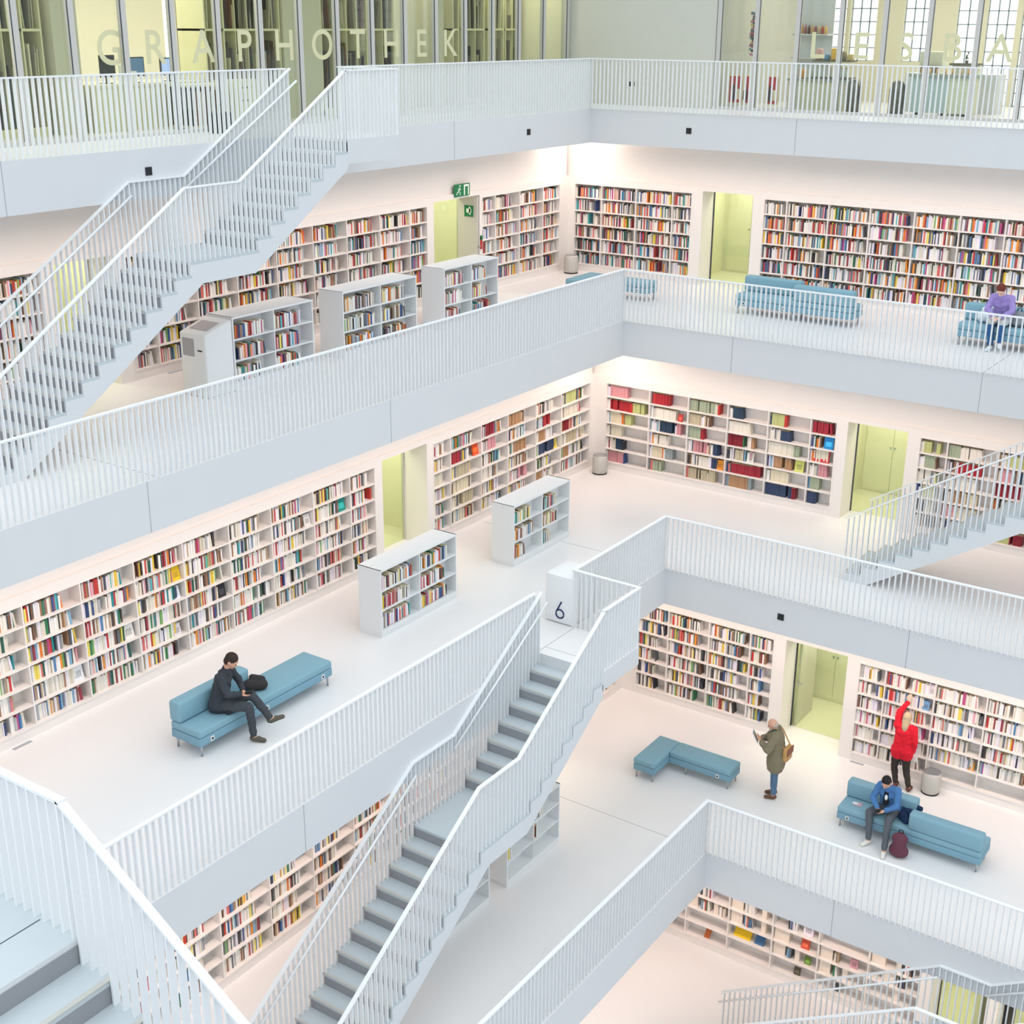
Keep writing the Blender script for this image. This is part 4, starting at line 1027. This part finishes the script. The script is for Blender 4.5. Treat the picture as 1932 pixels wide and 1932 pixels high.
blob('coat', [('c', (4.72, -16.42, Z[6]+.48), .06, (4.86, -16.45, Z[6]+.475), .055), ('c', (4.8, -16.4, Z[6]+.47), .055, (4.9, -16.3, Z[6]+.47), .045)], mat('black_cloth', '#2b2e33', .95, noise=.2, nscale=20, bump=.4), root, voxel=.012)
root = empty('dark_bag', (4.62, -15.68, Z[6]+.42), 'dark soft bag on the sofa on the far side of the seated man', 'bag')
blob('bag_body', [('c', (4.56, -15.78, Z[6]+.5), .09, (4.70, -15.62, Z[6]+.5), .085), ('c', (4.56, -15.68, Z[6]+.6), .05, (4.68, -15.6, Z[6]+.57), .055)], mat('brown_black_cloth', '#3c3838', .95, noise=.2, nscale=20, bump=.4), root, voxel=.012)
mb = MB(); mb.box(11.0, 11.13, -7.42, -7.30, .424, .432, mat('magazine', '#cfa9b4', .5)); mb.box(10.96, 11.06, -7.4, -7.32, .4325, .437, mat('leaflet_blue', '#dfe6ea', .5)); o = mb.build('magazine'); tag(o, 'small pile of coloured leaflets on the seat of the S-shaped sofa', 'magazine')
root = empty('tote_bag', (10.88, -2.25, Z[7]+.42), 'pale plastic tote bag on sofa left of the person in lavender', 'bag')
blob('bag_body', [('c', (10.78, -2.28, Z[7]+.53), .11, (10.95, -2.25, Z[7]+.53), .11), ('c', (10.8, -2.26, Z[7]+.66), .06, (10.93, -2.25, Z[7]+.68), .06)], mat('pale_plastic', '#dfe7ec', .4, noise=.06, nscale=15), root, voxel=.012, wr=.03)
mb = MB(); mb.tube([(10.8, -2.25, Z[7]+.72), (10.84, -2.25, Z[7]+.8), (10.9, -2.25, Z[7]+.8), (10.94, -2.25, Z[7]+.73)], .01, mat('bag_handle', '#c8dce4', .5)); mb.build('handle', root)
root = empty('tote_bag', (11.7, -2.3, Z[7]+.42), 'light blue and white bag at the right picture edge on the sofa', 'bag')
blob('bag_body', [('c', (11.65, -2.32, Z[7]+.51), .09, (11.78, -2.3, Z[7]+.51), .09), ('c', (11.68, -2.3, Z[7]+.62), .06, (11.76, -2.3, Z[7]+.62), .05)], mat('blue_white_plastic', '#b9dcec', .4, noise=.15, nscale=12), root, voxel=.012, wr=.03)

# ------------------------------------------------------------------ top level: glazed rooms
z8 = Z[8]; TH = 3.3
mb = MB()
mb.box(-8.9, 0, -26, .2, z8+TH, z8+TH+.2, 'ceil'); mb.box(3.6, XE, .1, 7, z8+TH, z8+TH+.2, 'ceil'); struct('ceiling', mb)
mb = MB(); mb.box(-6.2, -6, -26, .2, z8, z8+TH, 'cream'); mb.box(-6, -.3, .05, .2, z8, z8+TH, 'cream'); struct('wall_back', mb)
mb = MB(); mb.box(-.3, 3.72, .0, .3, z8, z8+TH+.6, 'concrete'); mb.box(3.6, 3.72, .3, 6.2, z8, z8+TH, 'concrete'); struct('wall_right', mb)
# left glass wall: panes and mullions, one metre module
root = empty('window_10', (-.1, -.1, z8)); root['kind'] = 'structure'
for i in range(0, 21):
    y = -.12-i*1.0
    mb = MB(); mb.box(-.12, -.02, y-.055, y+.045, z8, z8+TH, 'mull'); mb.box(-.04, -.022, y-.066, y-.055, z8, z8+TH, 'gap'); mb.build('mullion', root)
    if i < 20:
        mb = MB(); mb.box(-.1, -.09, y-.96, y-.06, z8+.08, z8+TH, 'glass'); mb.build('pane', root)
mb = MB(); mb.box(-.13, .0, -20.2, 0, z8, z8+.06, 'mull'); mb.box(-.16, .0, -20.2, 0, z8+TH, z8+TH+.5, 'ceil'); mb.build('rail_bottom', root)
root = empty('window_11', (3.8, 0, z8)); root['kind'] = 'structure'
MX = [3.8, 4.68, 5.62, 6.57, 7.5, 8.42, 9.38, 10.3, 11.25, 12.2, 13.15]
for i, x in enumerate(MX):
    mb = MB(); mb.box(x-.05, x+.045, -.02, .08, z8, z8+TH, 'mull'); mb.box(x+.045, x+.053, .0, .02, z8, z8+TH, 'gap'); mb.build('mullion', root)
    if i+1 < len(MX): mb = MB(); mb.box(x+.05, MX[i+1]-.05, .03, .04, z8+.08, z8+TH, 'glass'); mb.build('pane', root)
mb = MB(); mb.box(3.72, 13.2, -.03, .11, z8, z8+.06, 'mull'); mb.box(3.72, XE, -.02, .12, z8+TH, z8+TH+.5, 'ceil'); mb.box(13.2, XE, 0, .2, z8, z8+TH, 'concrete'); mb.build('rail_bottom', root)
# letters stuck on the glass
for ch, y in zip('GRAPHOTHEK', (-13.4, -12.5, -11.45, -10.5, -9.5, -8.5, -7.5, -6.5, -5.55, -4.6)):
    r_ = empty('glass_letter', (-.08, y, z8+1.12), 'large frosted letter %s on the left top-level glass wall, %s' % (ch, {0: 'left of all'}.get(0) if ch == 'G' else 'near y') if False else 'large frosted letter', 'letter')
    r_['label'] = {'G': 'frosted letter G, first on the left top-level glass wall', 'R': 'frosted letter R between G and A on the glass wall', 'A': 'frosted letter A before P on the left glass wall',
                   'P': 'frosted letter P on the left top-level glass wall', 'O': 'frosted letter O above the upper stair head', 'T': 'frosted letter T over dark picture racks on the glass wall',
                   'E': 'frosted letter E, last but one on the left glass wall', 'K': 'frosted letter K, last on the left top-level glass wall', 'H': 'x'}[ch]
    if ch == 'H': r_['label'] = 'frosted letter H right after P on the left glass wall' if y < -9 else 'frosted letter H right after T on the left glass wall'
    textmesh(ch, .74, 'letter_shape', M['letter'], r_, (-.085, y, z8+1.12), (hp, 0, hp), .002, offset=.006)
for ch, x, lab in zip('LESBA', (6.07, 7.02, 7.96, 8.9, 9.84), ('frosted letter L on the cafe glass front', 'frosted letter E on the cafe glass front before the S', 'frosted letter S on the cafe glass front', 'frosted letter B on the cafe glass front left of the A', 'frosted letter A standing out before bright cafe windows')):
    r_ = empty('glass_letter', (x, .02, z8+1.12), lab, 'letter')
    textmesh(ch, .74, 'letter_shape', M['letter'], r_, (x, .025, z8+1.12), (hp, 0, 0), .002, offset=.006)
area('room_lamp', (-2.6, -13, z8+TH-.05), 3.0, 20, 500, (1, .975, .88))
area('room_lamp', (-1.0, -1.2, z8+TH-.05), .5, .5, 22, (1, .97, .7))
area('room_lamp', (9, 2.8, z8+TH-.05), 9, 2.5, 170, (1, .95, .88))
# picture racks
M['rack'] = mat('rack_cream', '#ddd9ae', .7); M['rackd'] = mat('rack_dark_olive', '#6e6a58', .8)  # cream for rack frames, dark olive for their backs and small dark fittings
def rack(y0, y1, label, x=-1.25, dark=.55, zt=2.5, sill=.12):
    root = empty('picture_rack', (x-.35, (y0+y1)/2, z8), label, 'rack', 'upright picture racks behind the top glass wall')
    mb = MB(); t = .03
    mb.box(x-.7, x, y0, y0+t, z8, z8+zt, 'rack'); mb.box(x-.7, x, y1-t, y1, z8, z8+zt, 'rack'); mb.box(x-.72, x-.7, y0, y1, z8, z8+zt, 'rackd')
    for zz in (sill, 1.62, zt): mb.box(x-.7, x+.005, y0, y1, z8+zz-.02, z8+zz+.02, 'rack')
    mb.box(x-.04, x, y0, y1, z8, z8+sill, 'rack'); mb.build('rack_frame', root)
    n = max(1, int((y1-y0)/.3))
    for i in range(1, n):
        yy = y0+(y1-y0)*i/n; mb = MB(); mb.box(x-.7, x, yy-.008, yy+.008, z8+sill, z8+zt, 'rack'); mb.build('divider', root)
    mb = MB(); cols = ['#5d5a4e', '#3c3b36', '#8a8672', '#b6b193', '#474a48', '#d9d4ae', '#6d4a32', '#2f3433', '#9a957c']
    ms = [mat('frame_edge', c, .6) for c in cols]
    for lo, hi in ((sill+.02, 1.6), (1.64, zt-.02)):
        yy = y0+.05
        while yy < y1-.07:
            w = R.uniform(.012, .03); h = (hi-lo)*R.uniform(.62, .9); ln = R.uniform(-.05, .05); m = R.choice(ms); dx = R.uniform(.0, .12)
            if R.random() < .82:
                mb.hexa([(x-.66, yy, z8+lo), (x-.02-dx, yy, z8+lo), (x-.02-dx, yy+w, z8+lo), (x-.66, yy+w, z8+lo), (x-.66, yy+ln, z8+lo+h), (x-.02-dx, yy+ln, z8+lo+h), (x-.02-dx, yy+w+ln, z8+lo+h), (x-.66, yy+w+ln, z8+lo+h)], m)
            yy += w+R.uniform(.008, .03)
    o = mb.build('stored_pictures', root); tag(o, 'dark upright framed pictures')
rack(-15.7, -14.2, 'picture rack at the far left of the top level glass room')
rack(-14.1, -13.72, 'narrow picture rack beside the olive wall at left', x=-1.3)
rack(-10.3, -9.95, 'narrow picture rack right of the white window strip')
rack(-9.85, -8.93, 'picture rack behind the frosted letter P')
rack(-8.86, -8.38, 'picture rack behind the first letter H')
rack(-7.25, -6.85, 'narrow picture rack left of the frosted T')
rack(-6.8, -5.85, 'picture rack behind the frosted T')
rack(-5.75, -4.98, 'picture rack behind the second letter H')
rack(-2.95, -2.72, 'narrow dark picture rack beside the pale wall panel')
rack(-2.45, -1.75, 'picture rack with a gap row left of the orange edged one')
rack(-1.62, -.98, 'picture rack with orange framed edges on top')
rack(-.85, -.25, 'last picture rack beside the bright room corner', x=-1.3)
for y0, y1, m in ((-13.6, -13.1, 'olive'), (-8.35, -7.3, 'olive'), (-3.75, -3.35, 'olive')):
    mb = MB(); mb.box(-2.2, -1.2, y0, y1, z8, z8+TH, m); struct('wall_back', mb)
# office desk, monitors, cabinet behind the glass
M['desk'] = mat('desk_cream', '#d9d6b0', .6); M['screen'] = mat('lit_screen', '#9fb4e8', .4, emit='#a9bdf2', es=.55)
root = empty('desk', (-1.6, -11.8, z8), 'cream office desk with front panel behind the glass wall', 'desk')
mb = MB(); mb.box(-2.3, -1.1, -13.0, -10.4, z8+.72, z8+.76, 'desk'); mb.build('desk_top', root)
mb = MB(); mb.box(-1.16, -1.13, -13.0, -10.4, z8+.02, z8+.72, 'desk'); mb.build('front_panel', root)
mb = MB(); mb.box(-2.3, -1.15, -13.0, -12.96, z8, z8+.72, 'desk'); mb.box(-2.3, -1.15, -10.44, -10.4, z8, z8+.72, 'desk'); mb.build('side_panel', root)
def monitor(y, w, h, lab, m, zc=.76, rz=.1):
    root = empty('monitor', (-1.5, y, z8+zc), lab, 'monitor', None, rz)
    mb = MB(); mb.box(-.015, .015, -w/2, w/2, .1, .1+h, 'dark'); link('screen_case', mb.mesh('screen_case'), root)
    mb = MB(); mb.box(.015, .018, -w/2+.02, w/2-.02, .12, .08+h, m); link('screen', mb.mesh('screen'), root)
    mb = MB(); mb.box(-.03, -.0, -.03, .03, .01, .14, 'dark'); mb.box(-.1, .08, -.1, .1, 0, .012, 'dark'); link('stand', mb.mesh('stand'), root)
monitor(-12.33, .34, .36, 'dark backed monitor at the left end of the desk', 'dark')
monitor(-11.75, .46, .32, 'monitor with dim blue screen behind the letter G', mat('blue_screen', '#54779a', .4, emit='#4a6f95', es=.3))
monitor(-10.98, .42, .3, 'monitor with bright lilac screen on the office desk', 'screen')
for i, (y, w, h) in enumerate(((-12.15, .22, .3), (-11.95, .12, .2))):
    mb = MB(); mb.box(-1.3, -1.28, y-w/2, y+w/2, z8+.76, z8+.76+h, 'paper'); o = mb.build('desk_card'); tag(o, ['large white card standing on the desk front', 'small white card beside the larger one on the desk'][i], 'card')
root = empty('low_cabinet', (-.7, -11.0, z8), 'low cabinet holding dark and brown folders behind the railing', 'cabinet')
mb = MB(); mb.box(-1.02, -.5, -11.45, -10.55, z8+.02, z8+.06, 'desk'); mb.box(-1.02, -.5, -11.45, -10.55, z8+.7, z8+.74, 'desk'); mb.box(-1.02, -1.0, -11.45, -10.55, z8+.06, z8+.7, 'rackd'); mb.build('cabinet_body', root)
mb = MB(); yy = -11.42
for i in range(9): mb.box(-.98, -.52, yy, yy+.07, z8+.06, z8+.62, mat('folder_%d' % i, ['#2c2f38', '#7a4a2c', '#d8d3c0', '#8a5530', '#35302c', '#c9c4b0', '#6a4630', '#23252c', '#d8d3c0'][i], .6)); yy += .095
mb.build('folders', root)
root = empty('drawer_cabinet', (-.75, -10.0, z8), 'cream drawer cabinet with rows of small finger holes', 'cabinet')
mb = MB(); mb.box(-1.0, -.5, -10.4, -9.55, z8, z8+.78, 'desk'); mb.build('cabinet_body', root)
for r in range(3):
    for c in range(6):
        mb = MB(); mb.box(-.5, -.495, -10.36+c*.135, -10.32+c*.135, z8+.2+r*.22, z8+.23+r*.22, 'rackd'); mb.build('finger_hole', root)
mb = MB(); mb.box(-1.9, -1.88, -10.66, -10.52, z8+.55, z8+TH, 'window'); struct('window_12', mb)
root = empty('floor_bag', (.35, -11.6, z8), 'dark bag standing on the top walkway before the glass wall', 'bag')
mb = MB(); mb.box(.22, .48, -11.78, -11.42, z8, z8+.34, 'dark'); bevel(mb.build('bag_body', root), .04)
mb = MB(); mb.tube([(.35, -11.7, z8+.33), (.35, -11.66, z8+.45), (.35, -11.54, z8+.45), (.35, -11.5, z8+.33)], .012, 'dark'); mb.build('bag_handle', root)
# two framed white notices between letters H and E
for i, zz in enumerate((1.2, 1.45)):
    mb = MB(); mb.box(-1.7, -1.68, -5.05, -4.88, z8+zz-.09, z8+zz+.09, 'paper'); o = mb.build('wall_notice'); tag(o, ['lower', 'upper'][i]+' of two white square notices on the cream wall', 'notice')
mb = MB(); mb.box(-1.78, -1.7, -5.2, -3.75, z8, z8+TH, 'cream'); struct('wall_back', mb)
mb = MB(); mb.box(-.3, .0, 1.25, 1.3, z8+.6, z8+.7, 'dark')
mb = MB()
for x in (1.62, 1.75): mb.box(x-.03, x+.03, -.012, 0, z8+.42, z8+.52, 'dark')
o = mb.build('power_socket'); tag(o, 'double dark socket low on the grey wall behind the railing corner', 'socket')

# cafe: far wall of daylight windows with bars
mb = MB(); mb.box(3.6, 3.64, 5.4, 5.6, z8, z8+TH, 'cream')
wins = [(3.68, 4.06), (4.14, 4.54), (4.64, 5.32), (5.98, 6.64), (7.25, 7.75), (7.95, 8.62), (8.74, 9.35), (9.6, 10.3), (10.6, 11.3)]
mb = MB(); prev = 3.6
YB = 5.4
for a, b in wins:
    mb.box(prev, a, YB, YB+.25, z8-.3, z8+TH, 'cafewall'); prev = b
    mb.box(a, b, YB, YB+.25, z8-.3, z8+(.95 if a < 7.0 else .0), 'cafewall')
mb.box(prev, XE, YB, YB+.25, z8-.3, z8+TH, 'cafewall'); struct('wall_back', mb)
for i, (a, b) in enumerate(wins):
    zb = z8+(.95 if a < 7.0 else .0)
    mb = MB(); mb.box(a, b, YB+.2, YB+.22, zb, z8+TH, 'window'); w_ = struct('window_%d' % (20+i), mb)
    mb = MB(); n = max(2, int(round((b-a)/.22)))
    for j in range(n+1): x = a+(b-a)*j/n; mb.box(x-.012, x+.012, YB+.12, YB+.16, zb, z8+TH, 'muntin')
    zz = zb
    while zz < z8+TH: mb.box(a, b, YB+.12, YB+.16, zz-.012, zz+.012, 'muntin'); zz += .3
    struct('trim_6', mb)
# cafe furniture
def boxthing(name, label, cat, parts, group=None):
    xs = [p[1] for p in parts]; zs = min(p[5] for p in parts)
    root = empty(name, ((parts[0][1]+parts[0][2])/2, (parts[0][3]+parts[0][4])/2, zs), label, cat, group)
    d = {}
    for p in parts: d.setdefault((p[0]), []).append(p)
    for nme, ps in d.items():
        for p in ps:
            mb = MB(); mb.box(*p[1:7], p[7]); o = mb.build(nme, root)
            if len(p) > 8: bevel(o, p[8])
    return root
M['poster_r'] = mat('poster_red', '#bf3038', .5); M['poster_b'] = mat('poster_dark', '#3a2e2c', .5); M['poster_c'] = mat('poster_cream', '#ead9b0', .5)
def poster(x0, x1, lab, y=.5):
    root = empty('poster', ((x0+x1)/2, y, z8+.1), lab, 'poster', 'red framed posters behind the cafe glass')
    mb = MB(); mb.box(x0, x1, y, y+.02, z8+.1, z8+.72, 'poster_c'); mb.build('mount', root)
    mb = MB(); mb.box(x0+.02, x1-.02, y-.006, y, z8+.13, z8+.69, 'poster_r'); mb.build('print', root)
    mb = MB(); c = (x0+x1)/2; mb.lathe((c-.04, y-.03, z8+.18), [(.02, 0), (.05, .02), (.045, .2), (.02, .24), (.03, .3), (.01, .33)], 'poster_b', 10); mb.box(c+.03, c+.1, y-.02, y-.006, z8+.2, z8+.42, 'poster_c'); mb.build('figure', root)
poster(3.86, 4.2, 'red poster with dark figure, left end of the cafe glass'); poster(4.22, 4.42, 'narrow red poster beside the mullion'); poster(4.76, 5.06, 'red poster with cream frame right of the second mullion')
root = empty('hanging_display', (4.2, .9, z8+1.1), 'tall colourful foil decoration hanging inside the cafe glass', 'decoration')
mb = MB(); cs = [mat('foil_%d' % i, c, .35) for i, c in enumerate(('#f4f2f6', '#c98aa4', '#d8c27a', '#a94f63', '#7f9aa8'))]
for i in range(26):
    zz = z8+1.12+i*.036; x = 4.2+R.uniform(-.05, .03); mb.hexa([(x-.06, .88, zz), (x+R.uniform(.03, .08), .88, zz-.02), (x+.07, .93, zz), (x-.05, .93, zz), (x-.05, .88, zz+.05), (x+.06, .88, zz+.03), (x+.06, .93, zz+.05), (x-.04, .93, zz+.04)], R.choice(cs))
mb.build('foil', root)
M['teal'] = mat('counter_teal', '#b9cccb', .6); M['whitec'] = mat('counter_cream', '#dcdcc4', .6); M['steelg'] = mat('counter_top', '#98a096', .4)
boxthing('counter', 'long grey cafe counter below the display of goods', 'counter', [('body', 5.1, 6.45, .9, 1.5, z8, z8+.62, 'olive'), ('top', 5.05, 6.5, .85, 1.55, z8+.62, z8+.66, 'steelg')])
boxthing('display_case', 'glass display case with jars and cakes on the cafe counter', 'display case', [('case_base', 5.6, 6.45, .95, 1.4, z8+.66, z8+.70, 'rackd'), ('case_top', 5.6, 6.45, .95, 1.4, z8+1.02, z8+1.05, 'rackd'), ('glass_front', 5.6, 6.45, .945, .95, z8+.70, z8+1.02, 'glass')])
jar = None
for i in range(6):
    x = 5.68+i*.13; r_ = empty('jar', (x, 1.15, z8+.70), 'white and glass jar inside the cafe display case', 'jar', 'jars in the cafe display case')
    mb = MB(); mb.lathe((x, 1.15, z8+.70), [(.03, 0), (.045, .03), (.045, .15), (.03, .18)], R.choice(['paper', 'poster_c', 'plate']), 12); mb.build('jar_body', r_)
    mb = MB(); mb.lathe((x, 1.15, z8+.88), [(.034, 0), (.034, .03)], 'poster_c', 12); mb.build('lid', r_)
boxthing('counter', 'pale teal and cream bar counter on castors in the cafe', 'counter', [('front_panel', 8.0, 8.75, .5, .55, z8+.08, z8+.78, 'teal'), ('front_panel', 8.75, 9.22, .5, .55, z8+.08, z8+.78, 'whitec'), ('side_panel', 7.98, 8.02, .5, 1.1, z8+.08, z8+.78, 'teal'), ('side_panel', 9.2, 9.24, .5, 1.1, z8+.08, z8+.78, 'whitec'), ('top', 7.95, 9.27, .45, 1.15, z8+.78, z8+.84, 'steelg'), ('castor', 8.1, 8.18, .55, .63, z8, z8+.08, 'dark'), ('castor', 8.6, 8.68, .55, .63, z8, z8+.08, 'dark'), ('castor', 9.08, 9.16, .55, .63, z8, z8+.08, 'dark')])
for i, x in enumerate((6.78, 7.72)):
    r_ = empty('arched_bin', (x, .5, z8), ['dark arched steel bin in front of the fourth cafe pane', 'dark arched steel bin beside the teal cafe counter'][i], 'bin', 'arched steel bins')
    mb = MB(); mb.lathe((x, .5, z8), [(.17, .02), (.17, .5), (.15, .6), (.1, .68), (.03, .71)], mat('bin_steel', '#6c6a60', .25, metal=.7), 20); mb.build('body', r_)
    mb = MB(); mb.lathe((x, .5, z8), [(.175, 0), (.175, .02)], 'dark', 20); mb.build('base_ring', r_)
boxthing('wall_shelf', 'white wall shelf carrying bottles at the back of the cafe', 'shelf', [('shelf_board', 4.75, 5.6, 1.7, 2.0, z8+1.55, z8+1.58, 'plate'), ('shelf_board', 4.75, 5.6, 1.7, 2.0, z8+1.05, z8+1.08, 'plate'), ('back_panel', 4.72, 5.6, 2.0, 2.03, z8+.7, z8+2.3, 'plate')])
for i in range(9):
    x = 4.85+i*.08; c = ['#3a2c24', '#c98a2c', '#a2503c', '#5c3a28', '#d0a04a', '#8a3f2c', '#c9a87a', '#b9552f', '#e0b04a'][i]
    mb = MB(); mb.lathe((x, 1.85, z8+1.58), [(.03, 0), (.032, .12), (.012, .17), (.012, .22-.01*i)], mat('bottle_glass_%d' % i, c, .3), 10); o = mb.build('bottle'); tag(o, 'small coloured bottle on the upper cafe wall shelf', 'bottle', 'bottles on the cafe shelf')
for i in range(8):
    x = 5.15+i*.18; c = ['#b8876a', '#e79a3a', '#d3d0c0', '#d8a8a0', '#5c8fb0', '#e2b23c', '#8a7a58', '#c8b070'][i]; h = R.uniform(.12, .26)
    mb = MB(); mb.box(x-.06, x+.06, 1.0 if x > 5.55 else 1.05, 1.2, z8+(1.05 if x > 5.55 else .66), z8+(1.05 if x > 5.55 else .66)+h, mat('package_%d' % i, c, .6, noise=.3, nscale=20)); o = mb.build('package'); bevel(o, .03); tag(o, 'colourful food package on the cafe counter display', 'package', 'packages on the cafe display')
boxthing('coffee_machine', 'beige coffee machine on the back cafe counter', 'coffee machine', [('body', 7.55, 8.05, 2.2, 2.6, z8+.95, z8+1.25, 'whitec', .02), ('front', 7.6, 8.0, 2.15, 2.2, z8+.8, z8+.95, 'rackd')])
boxthing('counter', 'white back counter behind the cafe coffee machine', 'counter', [('body', 7.3, 9.3, 2.1, 2.7, z8, z8+.8, 'plate')])
boxthing('counter', 'cream sideboard with a potted plant in the cafe', 'counter', [('body', 8.55, 9.0, 1.3, 1.7, z8, z8+1.0, 'whitec'), ('top', 8.5, 9.05, 1.27, 1.73, z8+1.0, z8+1.04, 'rackd')])
r_ = empty('potted_plant', (8.78, 1.5, z8+1.04), 'small dark green potted plant on the cafe sideboard', 'plant')
mb = MB(); mb.lathe((8.78, 1.5, z8+1.04), [(.03, 0), (.04, .06)], 'rackd', 12); mb.build('pot', r_)
mb = MB()
for i in range(14): a = R.uniform(0, 6.28); zz = z8+1.1+R.uniform(0, .14); mb.lathe((8.78+math.cos(a)*.02, 1.5+math.sin(a)*.02, zz), [(.003, 0), (.022, .015), (.003, .03)], mat('leaf_green', '#3c4f2c', .7) if i == 0 else mb.mats[0], 6)
mb.build('foliage', r_)
for i in range(7):
    x = 8.1+i*.16; mb = MB(); mb.lathe((x, .8, z8+.84), [(.02, 0), (.028, .01), (.028, .1), (.02, .1)], mat('amber_glass', '#f0b878', .2) if i == 0 else bpy.data.materials['amber_glass'], 12); o = mb.build('tealight_glass'); tag(o, 'small amber glass on the teal bar counter', 'glass', 'amber glasses on the bar counter')
